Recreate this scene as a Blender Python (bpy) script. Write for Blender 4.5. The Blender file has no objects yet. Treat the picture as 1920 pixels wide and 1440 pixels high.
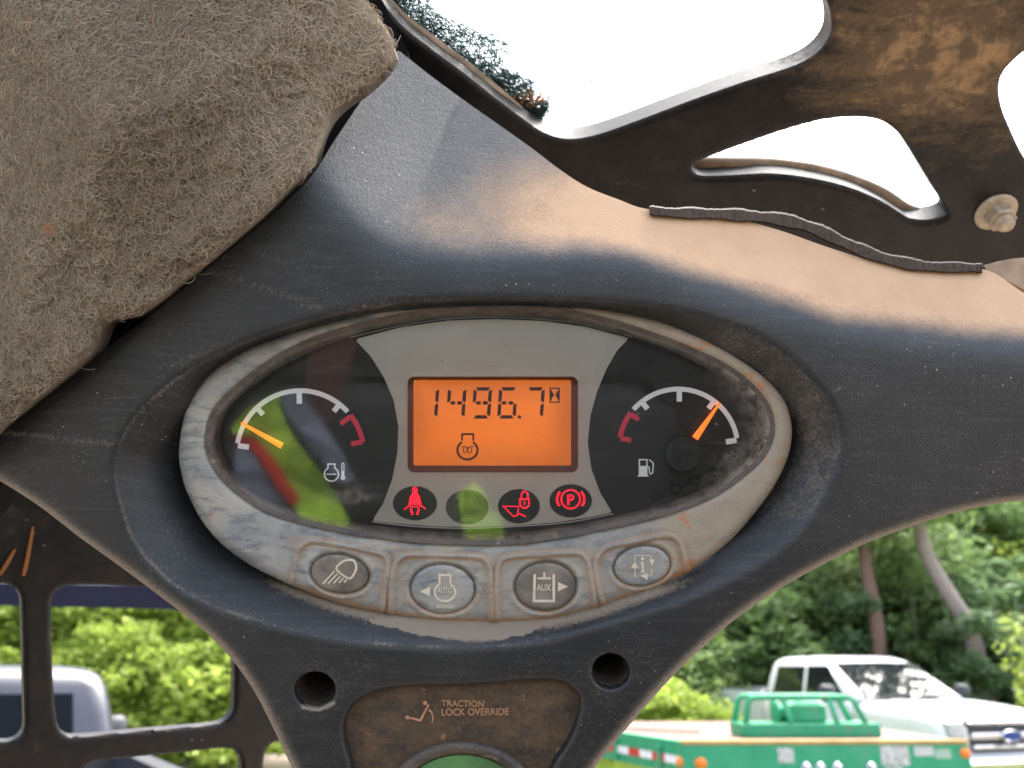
import bpy, math, random
import numpy as np
from mathutils import Vector
from mathutils.geometry import tessellate_polygon

# ------------------------------------------------------------------ camera, world, sun, exposure
scene = bpy.context.scene
COL = scene.collection
R = math.radians
random.seed(7)
rng = np.random.default_rng(7)

W, H, F = 1920.0, 1440.0, 1500.0
HORIZON = 1255.0
PITCH = math.atan((HORIZON - 720) / F)
CAM = np.array((0.0, 0.0, 1.75))
FW = np.array((0.0, math.cos(PITCH), math.sin(PITCH)))
RT = np.array((1.0, 0.0, 0.0))
UPV = np.array((0.0, -math.sin(PITCH), math.cos(PITCH)))

cam_d = bpy.data.cameras.new('camera')
cam_d.sensor_width = 36.0
cam_d.lens = 36.0 * F / W
cam_d.clip_start = 0.01
cam_d.clip_end = 900.0
cam_d.dof.use_dof = True
cam_d.dof.focus_distance = 0.305
cam_d.dof.aperture_fstop = 13.0
cam = bpy.data.objects.new('camera', cam_d)
COL.objects.link(cam)
cam.location = CAM
cam.rotation_euler = (math.pi / 2 + PITCH, 0, 0)
scene.camera = cam

SUN_EL, SUN_AZ = R(62), R(35)       # high sun in front to the right, behind thin cloud
world = bpy.data.worlds.new('World')
scene.world = world
world.use_nodes = True
wn = world.node_tree
sky = wn.nodes.new('ShaderNodeTexSky')
sky.sky_type = 'NISHITA'
sky.sun_disc = False
sky.sun_elevation = SUN_EL
sky.sun_rotation = SUN_AZ
sky.dust_density = 5.0
sky.air_density = 1.0
sky.ozone_density = 1.0
bg = wn.nodes['Background']
# thin overcast: the clear sky is half washed out to grey-white
bw = wn.nodes.new('ShaderNodeRGBToBW'); wmix = wn.nodes.new('ShaderNodeMix'); wmix.data_type = 'RGBA'
wmix.inputs[0].default_value = 0.45
wn.links.new(sky.outputs[0], bw.inputs[0]); wn.links.new(sky.outputs[0], wmix.inputs[6]); wn.links.new(bw.outputs[0], wmix.inputs[7])
wn.links.new(wmix.outputs[2], bg.inputs[0])
bg.inputs[1].default_value = 0.15

sun_d = bpy.data.lights.new('sun', 'SUN')
sun_d.energy = 1.5
sun_d.angle = R(50)
sun_d.color = (1.0, 0.96, 0.91)
sun = bpy.data.objects.new('sun', sun_d)
COL.objects.link(sun)
sdir = Vector((math.sin(SUN_AZ) * math.cos(SUN_EL), math.cos(SUN_AZ) * math.cos(SUN_EL), math.sin(SUN_EL)))
sun.rotation_euler = sdir.to_track_quat('Z', 'Y').to_euler()
sun.location = (0, 0, 30)

vs = scene.view_settings
vs.view_transform = 'Standard'
vs.look = 'None'
vs.exposure = 2.55
vs.gamma = 1.0
vs.use_curve_mapping = False

# ------------------------------------------------------------------ helpers
def U(px, py, d):
    """point at depth d (metres along the view axis) seen at photo pixel px, py"""
    px = np.asarray(px, float); py = np.asarray(py, float); d = np.asarray(d, float)
    x = (px - 960) / F * d
    y = (720 - py) / F * d
    return CAM + x[..., None] * RT + y[..., None] * UPV + d[..., None] * FW

def ground_at(px, D, z=0.0):
    """ground point at distance y = D along the azimuth of photo column px (taken at the horizon)"""
    v = (px - 960) / F * RT + (720 - HORIZON) / F * UPV + FW
    return Vector((v[0] / v[1] * D, D, z))

def cr(pts, n=6, closed=True):
    P = np.array(pts, float); m = len(P); out = []
    for i in range(m if closed else m - 1):
        if closed:
            p0, p1, p2, p3 = P[i - 1], P[i], P[(i + 1) % m], P[(i + 2) % m]
        else:
            p0, p1, p2, p3 = P[max(i - 1, 0)], P[i], P[i + 1], P[min(i + 2, m - 1)]
        for k in range(n):
            t = k / n
            out.append(0.5 * (2 * p1 + (p2 - p0) * t + (2 * p0 - 5 * p1 + 4 * p2 - p3) * t * t
                              + (3 * p1 - p0 - 3 * p2 + p3) * t ** 3))
    if not closed:
        out.append(P[-1])
    return np.array(out)

def dist_line(L, X, Y):
    D = np.full(X.shape, 1e9)
    for a, b in zip(L[:-1], L[1:]):
        dx, dy = b - a
        l2 = dx * dx + dy * dy + 1e-12
        t = np.clip(((X - a[0]) * dx + (Y - a[1]) * dy) / l2, 0, 1)
        D = np.minimum(D, (X - a[0] - t * dx) ** 2 + (Y - a[1] - t * dy) ** 2)
    return np.sqrt(D)

def sdf(poly, X, Y):
    """signed distance in pixels, positive inside"""
    D = np.full(X.shape, 1e9)
    ins = np.zeros(X.shape, bool)
    P = np.asarray(poly, float)
    for a, b in zip(P, np.roll(P, -1, 0)):
        dx, dy = b - a
        l2 = dx * dx + dy * dy + 1e-12
        t = np.clip(((X - a[0]) * dx + (Y - a[1]) * dy) / l2, 0, 1)
        D = np.minimum(D, (X - a[0] - t * dx) ** 2 + (Y - a[1] - t * dy) ** 2)
        if dy != 0:
            c = ((a[1] > Y) != (b[1] > Y)) & (X < dx * (Y - a[1]) / dy + a[0])
            ins ^= c
    D = np.sqrt(D)
    return np.where(ins, D, -D)

def smooth01(t):
    t = np.clip(t, 0, 1)
    return t * t * (3 - 2 * t)

def softplus(s, w):
    return w * np.logaddexp(0, s / w)

def vnoise(X, Y, seed=0):
    """cheap smooth value noise"""
    g = np.random.default_rng(seed).random((64, 64))
    xi = np.floor(X).astype(int); yi = np.floor(Y).astype(int)
    fx = X - xi; fy = Y - yi
    fx = fx * fx * (3 - 2 * fx); fy = fy * fy * (3 - 2 * fy)
    a = g[yi % 64, xi % 64]; b = g[yi % 64, (xi + 1) % 64]
    c = g[(yi + 1) % 64, xi % 64]; d = g[(yi + 1) % 64, (xi + 1) % 64]
    return (a * (1 - fx) + b * fx) * (1 - fy) + (c * (1 - fx) + d * fx) * fy

def fbm(X, Y, seed=0, o=4):
    s = 0; a = 0.5
    for i in range(o):
        s = s + a * vnoise(X * 2 ** i, Y * 2 ** i, seed + i); a *= 0.5
    return s

def tag(o, label, cat, group=None, kind=None):
    if label: o['label'] = label
    if cat: o['category'] = cat
    if group: o['group'] = group
    if kind: o['kind'] = kind
    return o

def empty(name, loc, label=None, cat=None, group=None, rz=0.0):
    o = bpy.data.objects.new(name, None)
    o.empty_display_size = 0.05
    COL.objects.link(o)
    o.location = loc
    o.rotation_euler = (0, 0, rz)
    if label: tag(o, label, cat, group)
    return o

def origin_of(o):
    v = Vector((0, 0, 0))
    while o is not None:
        v = v + o.location
        o = o.parent
    return np.array(v)

def link_mesh(name, verts, faces, mat, parent=None, smooth=False, attrs=None, world=True):
    verts = np.asarray(verts, float).reshape(-1, 3)
    if parent is not None and world:
        verts = verts - origin_of(parent)
    me = bpy.data.meshes.new(name)
    me.from_pydata(verts.tolist(), [], faces if isinstance(faces, list) else faces.tolist())
    if smooth:
        me.polygons.foreach_set('use_smooth', np.ones(len(me.polygons), bool))
    if attrs:
        for k, a in attrs.items():
            at = me.attributes.new(k, 'FLOAT', 'POINT')
            at.data.foreach_set('value', np.asarray(a, np.float32))
    me.materials.append(mat)
    me.update()
    o = bpy.data.objects.new(name, me)
    COL.objects.link(o)
    if parent is not None:
        o.parent = parent
    return o

class MB:
    """collects simple solids into one mesh"""
    def __init__(s): s.v = []; s.f = []
    def add(s, v, f):
        n = len(s.v); s.v += [tuple(p) for p in v]; s.f += [tuple(i + n for i in q) for q in f]
    def box(s, a, b, bev=0.0):
        x0, y0, z0 = a; x1, y1, z1 = b
        if bev <= 0:
            s.add([(x0, y0, z0), (x1, y0, z0), (x1, y1, z0), (x0, y1, z0), (x0, y0, z1), (x1, y0, z1), (x1, y1, z1), (x0, y1, z1)],
                  [(3, 2, 1, 0), (4, 5, 6, 7), (0, 1, 5, 4), (1, 2, 6, 5), (2, 3, 7, 6), (3, 0, 4, 7)])
        else:
            lv = []
            for z, i in ((z0, bev), (z0 + bev, 0), (z1 - bev, 0), (z1, bev)):
                c = bev
                lv.append([(x0 + c + i, y0 + i, z), (x1 - c - i, y0 + i, z), (x1 - i, y0 + c + i, z), (x1 - i, y1 - c - i, z),
                           (x1 - c - i, y1 - i, z), (x0 + c + i, y1 - i, z), (x0 + i, y1 - c - i, z), (x0 + i, y0 + c + i, z)])
            s.loft(lv)
    def loft(s, rings, cap=True, closed=True):
        n = len(rings[0]); v = [p for r in rings for p in r]; f = []
        for i in range(len(rings) - 1):
            for j in range(n if closed else n - 1):
                k = (j + 1) % n
                f.append((i * n + j, i * n + k, (i + 1) * n + k, (i + 1) * n + j))
        if cap:
            f.append(tuple(range(n - 1, -1, -1)))
            f.append(tuple((len(rings) - 1) * n + j for j in range(n)))
        s.add(v, f)
    def tube(s, path, r, n=8, cap=True):
        P = [Vector(p) for p in path]; rings = []
        rr = r if isinstance(r, (list, tuple)) else [r] * len(P)
        t0 = (P[1] - P[0]).normalized()
        u = t0.orthogonal().normalized()
        for i, p in enumerate(P):
            t = (P[min(i + 1, len(P) - 1)] - P[max(i - 1, 0)]).normalized()
            u = (u - t * u.dot(t)).normalized(); w = t.cross(u)
            rings.append([tuple(p + (u * math.cos(2 * math.pi * k / n) + w * math.sin(2 * math.pi * k / n)) * rr[i]) for k in range(n)])
        s.loft(rings, cap)
    def lathe(s, c, axis, prof, n=20):
        a = Vector(axis).normalized(); u = a.orthogonal().normalized(); w = a.cross(u); c = Vector(c)
        s.loft([[tuple(c + a * h + (u * math.cos(2 * math.pi * k / n) + w * math.sin(2 * math.pi * k / n)) * max(r, 1e-5)) for k in range(n)] for r, h in prof])
    def build(s, name, mat, parent=None, smooth=False, world=False):
        return link_mesh(name, s.v, s.f, mat, parent, smooth, None, world)

def field(name, outer, holes, depth, step, mat, parent, skirt=0.0, skirt_vec=None, attrs=None, place=None, smooth=True):
    """surface over a pixel-shaped region with a depth function, cut exactly along its outline; skirt gives it thickness"""
    outer = np.asarray(outer, float)
    x0, y0 = outer.min(0) - step; x1, y1 = outer.max(0) + step
    xs = np.arange(x0, x1 + step, step); ys = np.arange(y0, y1 + step, step)
    X, Y = np.meshgrid(xs, ys)
    S = sdf(outer, X, Y)
    for h in holes: S = np.minimum(S, -sdf(h, X, Y))
    S = np.where(np.abs(S) < 1e-4, 1e-4, S)
    ny, nx = X.shape
    idx = np.arange(nx * ny).reshape(ny, nx)
    a = idx[:-1, :-1].ravel(); b = idx[:-1, 1:].ravel(); c = idx[1:, 1:].ravel(); d = idx[1:, :-1].ravel()
    alt = ((a // nx + a % nx) % 2).astype(bool)
    T = np.concatenate([np.where(alt[:, None], np.stack([a, d, c], 1), np.stack([a, d, b], 1)),
                        np.where(alt[:, None], np.stack([a, c, b], 1), np.stack([b, d, c], 1))])
    s = S.ravel(); xf = X.ravel(); yf = Y.ravel()
    cnt = (s[T] > 0).sum(1)
    full = T[cnt == 3]
    extra_xy = []; key = {}; tris = []
    base = nx * ny
    def cut(i, j):
        k = (i, j) if i < j else (j, i)
        if k not in key:
            t = s[i] / (s[i] - s[j])
            extra_xy.append((xf[i] + t * (xf[j] - xf[i]), yf[i] + t * (yf[j] - yf[i])))
            key[k] = base + len(extra_xy) - 1
        return key[k]
    for t in T[(cnt == 1) | (cnt == 2)]:
        poly = []
        for q in range(3):
            i, j = int(t[q]), int(t[(q + 1) % 3])
            if s[i] > 0: poly.append(i)
            if (s[i] > 0) != (s[j] > 0): poly.append(cut(i, j))
        for q in range(1, len(poly) - 1):
            tris.append((poly[0], poly[q], poly[q + 1]))
    A = np.concatenate([full, np.array(tris, int).reshape(-1, 3)])
    XY = np.concatenate([np.stack([xf, yf], 1), np.array(extra_xy).reshape(-1, 2)])
    used, inv = np.unique(A, return_inverse=True)
    A = inv.reshape(-1, 3); XY = XY[used]
    D = depth(XY[:, 0], XY[:, 1])
    V = (place or U)(XY[:, 0], XY[:, 1], D)
    at = attrs(XY[:, 0], XY[:, 1]) if attrs else {}
    faces = A.tolist()
    if skirt > 0:
        E = np.concatenate([A[:, [0, 1]], A[:, [1, 2]], A[:, [2, 0]]])
        k = np.sort(E, 1); code = k[:, 0] * (len(V) + 1) + k[:, 1]
        _, first, counts = np.unique(code, return_index=True, return_counts=True)
        B = E[first[counts == 1]]
        bu, bi = np.unique(B, return_inverse=True); bi = bi.reshape(-1, 2)
        n0 = len(V); m = len(bu)
        sv = np.asarray(FW if skirt_vec is None else skirt_vec) * skirt
        V = np.concatenate([V, V[bu], V[bu] + sv])
        for k2 in at: at[k2] = np.concatenate([at[k2], at[k2][bu], at[k2][bu]])
        faces += [(n0 + q, n0 + p, n0 + m + p, n0 + m + q) for p, q in bi.tolist()]
    return link_mesh(name, V, faces, mat, parent, smooth, at)

def ell(cx, cy, rx, ry, rot=0.0, n=40):
    t = np.linspace(0, 2 * math.pi, n, endpoint=False); c, s_ = math.cos(rot), math.sin(rot)
    x = rx * np.cos(t); y = ry * np.sin(t)
    return np.stack([cx + x * c - y * s_, cy + x * s_ + y * c], 1)

def rrect(x0, y0, x1, y1, r, n=6):
    o = []
    for cx, cy, a in ((x1 - r, y1 - r, 0), (x0 + r, y1 - r, 90), (x0 + r, y0 + r, 180), (x1 - r, y0 + r, 270)):
        for k in range(n + 1):
            t = R(a + 90 * k / n); o.append((cx + r * math.cos(t), cy + r * math.sin(t)))
    return np.array(o)

class Flat:
    """flat marks (print, symbols) laid out in the plane of the instrument panel"""
    def __init__(s, d, step=2e-5): s.v = []; s.f = []; s.d = d; s.step = step; s.k = 0
    def _put(s, pts, faces):
        n = len(s.v); P = np.asarray(pts, float)
        s.v += U(P[:, 0], P[:, 1], np.full(len(P), s.d - s.k * s.step)).tolist(); s.k += 1
        s.f += [tuple(i + n for i in q) for q in faces]
    def poly(s, pts):
        P = [Vector((p[0], p[1], 0)) for p in pts]
        s._put(pts, tessellate_polygon([P]))
        return s
    def stroke(s, pts, w, closed=False):
        P = np.array(pts, float); n = len(P); L = []; Rr = []
        for i in range(n):
            if closed: a, b = P[i - 1], P[(i + 1) % n]
            else: a, b = P[max(i - 1, 0)], P[min(i + 1, n - 1)]
            d1 = P[i] - a if (closed or i > 0) else b - P[i]
            d2 = b - P[i] if (closed or i < n - 1) else P[i] - a
            d1 = d1 / (np.linalg.norm(d1) + 1e-9); d2 = d2 / (np.linalg.norm(d2) + 1e-9)
            n1 = np.array((-d1[1], d1[0])); n2 = np.array((-d2[1], d2[0]))
            m = n1 + n2; m = m / (np.linalg.norm(m) + 1e-9)
            k = 1 / max(0.45, m.dot(n1))
            L.append(P[i] + m * w / 2 * k); Rr.append(P[i] - m * w / 2 * k)
        f = [(i, (i + 1) % n, n + (i + 1) % n, n + i) for i in range(n if closed else n - 1)]
        s._put(np.array(L + Rr), f)
        return s
    def arc(s, cx, cy, r, a0, a1, w, n=24, ry=None):
        t = np.radians(np.linspace(a0, a1, n)); ry = r if ry is None else ry
        return s.stroke(np.stack([cx + r * np.cos(t), cy - ry * np.sin(t)], 1), w, False)
    def ring(s, cx, cy, r, w, n=32):
        return s.stroke(ell(cx, cy, r, r, 0, n), w, True)
    def disc(s, cx, cy, rx, ry=None, n=24):
        return s.poly(ell(cx, cy, rx, ry or rx, 0, n))
    def text(s, string, x0, x1, ytop, ybase, bold=0.0, rot=0.0):
        cu = bpy.data.curves.new('t', 'FONT'); cu.body = string; cu.offset = bold; cu.resolution_u = 3
        ob = bpy.data.objects.new('t', cu); COL.objects.link(ob)
        dg = bpy.context.evaluated_depsgraph_get()
        me = bpy.data.meshes.new_from_object(ob.evaluated_get(dg))
        v = np.array([q.co[:2] for q in me.vertices]); f = [tuple(p.vertices) for p in me.polygons]
        bpy.data.objects.remove(ob); bpy.data.curves.remove(cu); bpy.data.meshes.remove(me)
        mn = v.min(0); mx = v.max(0)
        x = x0 + (v[:, 0] - mn[0]) / (mx[0] - mn[0]) * (x1 - x0)
        y = ybase - (v[:, 1] - mn[1]) / (mx[1] - mn[1]) * (ybase - ytop)
        if rot:
            cx, cy = (x0 + x1) / 2, (ytop + ybase) / 2
            y = y + (x - cx) * math.tan(rot)
        s._put(np.stack([x, y], 1), f)
        return s
    def build(s, name, mat, parent):
        return link_mesh(name, s.v, s.f, mat, parent)

def slab(name, outline, d, thick, mat, parent, bevel=0.0, attrs=None):
    """plate with a pixel-shaped outline at depth d and real thickness behind it"""
    o = np.asarray(outline, float)
    c = o.mean(0)
    P3 = [Vector((p[0], p[1], 0)) for p in o]
    tri = [tuple(t) for t in tessellate_polygon([P3])]
    n = len(o)
    if bevel > 0:
        dirs = (o - c) / np.linalg.norm(o - c, axis=1)[:, None]
        inner = o - dirs * bevel
        V = np.concatenate([U(inner[:, 0], inner[:, 1], np.full(n, d)),
                            U(o[:, 0], o[:, 1], np.full(n, d + bevel * 0.0002)),
                            U(o[:, 0], o[:, 1], np.full(n, d + bevel * 0.0002)) + FW * thick])
        f = tri + [(i, (i + 1) % n, n + (i + 1) % n, n + i) for i in range(n)] + [(n + i, n + (i + 1) % n, 2 * n + (i + 1) % n, 2 * n + i) for i in range(n)]
    else:
        V0 = U(o[:, 0], o[:, 1], np.full(n, d))
        V = np.concatenate([V0, V0, V0 + FW * thick])
        f = tri + [(n + i, n + (i + 1) % n, 2 * n + (i + 1) % n, 2 * n + i) for i in range(n)]
    return link_mesh(name, V, f, mat, parent, False)

# ------------------------------------------------------------------ materials
class NT:
    def __init__(s, name):
        s.m = bpy.data.materials.new(name); s.m.use_nodes = True
        s.t = s.m.node_tree; s.n = s.t.nodes
        s.b = s.n['Principled BSDF']; s.out = s.n['Material Output']
        s.tc = s.n.new('ShaderNodeTexCoord')
    def set(s, node, **kw):
        for k, v in kw.items():
            i = node.inputs[k.replace('_', ' ')] if k.replace('_', ' ') in node.inputs else node.inputs[k]
            if hasattr(v, 'is_output'): s.t.links.new(v, i)
            else: i.default_value = v
        return node
    def mapping(s, scale=(1, 1, 1), rot=(0, 0, 0), loc=(0, 0, 0)):
        m = s.n.new('ShaderNodeMapping')
        s.t.links.new(s.tc.outputs['Object'], m.inputs[0])
        m.inputs['Scale'].default_value = scale; m.inputs['Rotation'].default_value = rot; m.inputs['Location'].default_value = loc
        return m.outputs[0]
    def noise(s, scale, detail=4, rough=0.55, vec=None, dist=0.0):
        n = s.n.new('ShaderNodeTexNoise')
        n.inputs['Scale'].default_value = scale; n.inputs['Detail'].default_value = detail
        n.inputs['Roughness'].default_value = rough; n.inputs['Distortion'].default_value = dist
        s.t.links.new(vec if vec is not None else s.tc.outputs['Object'], n.inputs['Vector'])
        return n.outputs[0]
    def voro(s, scale, vec=None, out='Distance', rand=1.0):
        n = s.n.new('ShaderNodeTexVoronoi'); n.inputs['Scale'].default_value = scale; n.inputs['Randomness'].default_value = rand
        s.t.links.new(vec if vec is not None else s.tc.outputs['Object'], n.inputs['Vector'])
        return n.outputs[out]
    def ramp(s, v, a, b, ca=(0, 0, 0, 1), cb=(1, 1, 1, 1)):
        n = s.n.new('ShaderNodeMapRange'); n.inputs[1].default_value = a; n.inputs[2].default_value = b
        n.interpolation_type = 'SMOOTHSTEP'
        s.t.links.new(v, n.inputs[0])
        return n.outputs[0]
    def math(s, op, a, b=0.0):
        n = s.n.new('ShaderNodeMath'); n.operation = op
        for i, v in ((0, a), (1, b)):
            if hasattr(v, 'is_output'): s.t.links.new(v, n.inputs[i])
            else: n.inputs[i].default_value = v
        n.use_clamp = op in ('ADD',) and False
        return n.outputs[0]
    def mix(s, fac, a, b):
        n = s.n.new('ShaderNodeMix'); n.data_type = 'RGBA'
        for i, v in ((0, fac), (6, a), (7, b)):
            if hasattr(v, 'is_output'): s.t.links.new(v, n.inputs[i])
            else: n.inputs[i].default_value = v if i == 0 else (*v, 1) if len(v) == 3 else v
        return n.outputs[2]
    def attr(s, name):
        n = s.n.new('ShaderNodeAttribute'); n.attribute_name = name
        return n.outputs['Fac']
    def bump(s, h, strength=0.2, dist=0.001, prev=None):
        n = s.n.new('ShaderNodeBump'); n.inputs['Strength'].default_value = strength; n.inputs['Distance'].default_value = dist
        s.t.links.new(h, n.inputs['Height'])
        if prev is not None: s.t.links.new(prev, n.inputs['Normal'])
        return n.outputs[0]
    def col(s, v): s.set(s.b, **{'Base Color': v if hasattr(v, 'is_output') else (*v, 1)}); return s
    def p(s, **kw): s.set(s.b, **{k.replace('_', ' '): v for k, v in kw.items()}); return s

def simple(name, c, rough=0.5, metal=0.0, var=0.12, scale=8.0, bump=0.0, spec=0.5, coat=0.0):
    t = NT(name)
    n = t.noise(scale, 5)
    lo = tuple(x * (1 - var) for x in c); hi = tuple(min(1, x * (1 + var)) for x in c)
    t.col(t.mix(t.ramp(n, 0.3, 0.7), lo, hi)).p(Metallic=metal, Roughness=rough)
    t.b.inputs['Specular IOR Level'].default_value = spec
    t.b.inputs['Coat Weight'].default_value = coat
    if bump: t.p(Normal=t.bump(t.noise(scale * 12, 3), bump, 0.5 / (scale * 12)))
    return t.m

def emit(name, c, strength, base=None):
    t = NT(name); t.col(base or c).p(Roughness=0.4)
    t.set(t.b, **{'Emission Color': (*c, 1), 'Emission Strength': strength})
    return t.m

def mat_dash():
    t = NT('dash_plastic')
    dust = t.attr('dust'); scuff_and_highlight = t.attr('scuff_and_highlight')
    grain = t.noise(2600, 2, 0.6)
    n1 = t.noise(60, 6, 0.6)
    n2 = t.noise(700, 4, 0.7)
    streak = t.noise(40, 5, 0.65, t.mapping((1.2, 1.2, 14), (0, 0.25, 0)))
    film = t.math('MULTIPLY', t.ramp(streak, 0.45, 0.8), 0.08)
    film = t.math('ADD', film, t.math('MULTIPLY', t.math('MULTIPLY', t.ramp(t.noise(1500, 3, 0.7), 0.52, 0.72), t.ramp(n1, 0.35, 0.7)), 0.30))
    sp = t.math('MAXIMUM', t.ramp(t.voro(230), 0.078, 0.04), t.math('MULTIPLY', t.ramp(t.voro(620), 0.14, 0.08), 0.4))
    sp = t.math('MULTIPLY', sp, t.ramp(t.noise(30, 4, 0.7), 0.46, 0.62))
    dn = t.math('ADD', dust, t.math('MULTIPLY', t.math('SUBTRACT', n2, 0.5), t.math('MULTIPLY', dust, 0.8)))
    dmask = t.ramp(t.math('ADD', dn, t.math('MULTIPLY', t.math('SUBTRACT', n1, 0.5), 0.30)), 0.06, 0.80)
    sc = t.math('MULTIPLY', t.ramp(t.math('ADD', scuff_and_highlight, t.math('SUBTRACT', n2, 0.5)), 0.15, 0.9), 0.75)
    scr = t.noise(55, 4, 0.6, t.mapping((1, 1, 34), (0, -0.42, 0)))
    scr2 = t.noise(70, 4, 0.6, t.mapping((1, 1, 40), (0, 0.30, 0), (3, 1, 2)))
    lines = t.math('MULTIPLY', t.math('ADD', t.ramp(scr, 0.60, 0.70), t.ramp(scr2, 0.62, 0.72)), t.ramp(t.noise(14, 3), 0.42, 0.66))
    film = t.math('ADD', film, t.math('MULTIPLY', lines, 0.20))
    film = t.math('ADD', film, t.math('MULTIPLY', t.ramp(t.noise(9, 5, 0.6), 0.45, 0.75), 0.05))
    c = t.mix(film, (0.0115, 0.0128, 0.0148), (0.23, 0.22, 0.205))
    c = t.mix(sc, c, (0.30, 0.235, 0.17))
    dc = t.mix(n1, (0.50, 0.305, 0.175), (0.64, 0.43, 0.275))
    c = t.mix(dmask, c, dc)
    c = t.mix(t.math('MULTIPLY', sp, 0.8), c, (0.62, 0.52, 0.40))
    red = t.ramp(t.voro(42), 0.055, 0.035)
    c = t.mix(t.math('MULTIPLY', red, t.ramp(dust, 0.0, 0.15)), c, (0.30, 0.10, 0.05))
    t.col(c)
    rg = t.mix(dmask, (0.36, 0.36, 0.36), (0.9, 0.9, 0.9))
    t.p(Roughness=t.mix(sc, rg, (0.8, 0.8, 0.8)))
    t.p(Normal=t.bump(n2, 0.25, 0.0006, t.bump(grain, 0.5, 0.0004)))
    return t.m

def mat_bezel():
    t = NT('weathered_grey_plastic')
    g = t.attr('groove'); rt = t.attr('rust')
    n1 = t.noise(45, 6, 0.62, None, 0.4)
    n2 = t.noise(70, 6, 0.7, t.mapping((1, 1, 3.5)), 0.5)
    n3 = t.noise(260, 5, 0.7)
    n4 = t.noise(900, 3, 0.7)
    c = t.mix(t.ramp(n1, 0.32, 0.68), (0.20, 0.21, 0.212), (0.35, 0.33, 0.285))
    c = t.mix(t.math('MULTIPLY', t.ramp(n2, 0.47, 0.62), 0.8), c, (0.095, 0.115, 0.14))
    warm = t.math('ADD', t.math('MULTIPLY', rt, 0.9), t.math('MULTIPLY', t.math('SUBTRACT', n3, 0.5), 0.9))
    c = t.mix(t.math('MULTIPLY', t.ramp(warm, 0.1, 0.95), 0.75), c, (0.30, 0.225, 0.145))
    gm = t.math('ADD', g, t.math('MULTIPLY', t.math('SUBTRACT', n3, 0.5), 1.0))
    c = t.mix(t.math('MULTIPLY', t.ramp(gm, 0.25, 0.95), 0.85), c, (0.33, 0.19, 0.095))
    spot = t.math('MULTIPLY', t.ramp(t.noise(110, 5, 0.65), 0.58, 0.66), rt)
    c = t.mix(t.math('MULTIPLY', spot, 0.9), c, (0.38, 0.15, 0.05))
    c = t.mix(t.math('MULTIPLY', t.ramp(n4, 0.35, 0.75), 0.15), c, (0.5, 0.47, 0.42))
    t.col(c).p(Roughness=0.62)
    t.p(Normal=t.bump(n3, 0.2, 0.0005))
    return t.m

def mat_mud(name, a=(0.10, 0.065, 0.035), b=(0.025, 0.02, 0.017), hi=(0.30, 0.15, 0.07), amt=0.6, sc=60):
    t = NT(name)
    n1 = t.noise(sc, 7, 0.65, t.mapping((1, 1, 2.2), (0, 0.5, 0.2)), 0.3); n2 = t.noise(sc * 8, 5, 0.7)
    c = t.mix(t.ramp(t.math('ADD', t.math('MULTIPLY', n1, .65), t.math('MULTIPLY', n2, .35)), 0.58 - amt * 0.5, 1.02 - amt * 0.5), b, a)
    spot = t.math('MULTIPLY', t.ramp(t.noise(sc * 1.7, 5, 0.6), 0.62, 0.70), t.ramp(n2, 0.3, 0.6))
    c = t.mix(t.math('MULTIPLY', spot, 0.8), c, hi)
    c = t.mix(t.math('MULTIPLY', t.ramp(n2, 0.55, 0.8), 0.3), c, tuple(min(1, x * 1.9) for x in a))
    t.col(c).p(Roughness=0.75, Normal=t.bump(n2, 0.3, 0.0008))
    return t.m

def mat_steel():
    """black painted plate, rusty mud film where the attribute says"""
    t = NT('black_painted_steel')
    r = t.attr('rust')
    v = t.mapping((1, 1, 1), (0.4, 0.7, 0.3)); vs_ = t.mapping((1.0, 3.2, 3.2), (0.0, 0.45, 0.0))
    n1 = t.noise(28, 7, 0.68, vs_, 0.5); n2 = t.noise(320, 6, 0.72); n3 = t.noise(75, 6, 0.65, v, 0.3)
    m = t.math('ADD', r, t.math('ADD', t.math('MULTIPLY', t.math('SUBTRACT', n1, 0.5), 1.5), t.math('MULTIPLY', t.math('SUBTRACT', n2, 0.5), 0.7)))
    c = t.mix(t.ramp(n3, 0.35, 0.75), (0.006, 0.0055, 0.0055), (0.019, 0.015, 0.012))
    c = t.mix(t.math('MULTIPLY', t.ramp(m, 0.38, 1.0), 0.85), c, (0.15, 0.105, 0.065))
    hi = t.math('MULTIPLY', t.ramp(m, 0.75, 1.25), t.ramp(n3, 0.42, 0.62))
    c = t.mix(t.math('MULTIPLY', hi, 0.85), c, (0.40, 0.25, 0.13))
    t.b.inputs['Specular IOR Level'].default_value = 0.3
    fl = t.math('MULTIPLY', t.ramp(t.voro(85, t.mapping((1, 1, 2.6), (0.2, 0.8, 0))), 0.12, 0.07), t.ramp(t.noise(18, 2), 0.5, 0.6))
    c = t.mix(t.math('MULTIPLY', fl, 0.8), c, (0.28, 0.17, 0.09))
    t.col(c).p(Roughness=t.mix(t.ramp(m, 0.3, 0.9), (0.42,) * 3, (0.85,) * 3), Normal=t.bump(n2, 0.22, 0.0006))
    return t.m

def mat_fibre(name, lo, hi):
    t = NT(name); s_ = t.attr('shade')
    c = t.mix(s_, lo, hi)
    c = t.mix(t.math('MULTIPLY', t.ramp(t.noise(130, 3), 0.66, 0.72), 0.85), c, (0.40, 0.20, 0.10))
    t.col(c).p(Roughness=0.9)
    t.b.inputs['Specular IOR Level'].default_value = 0.15
    return t.m

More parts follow.
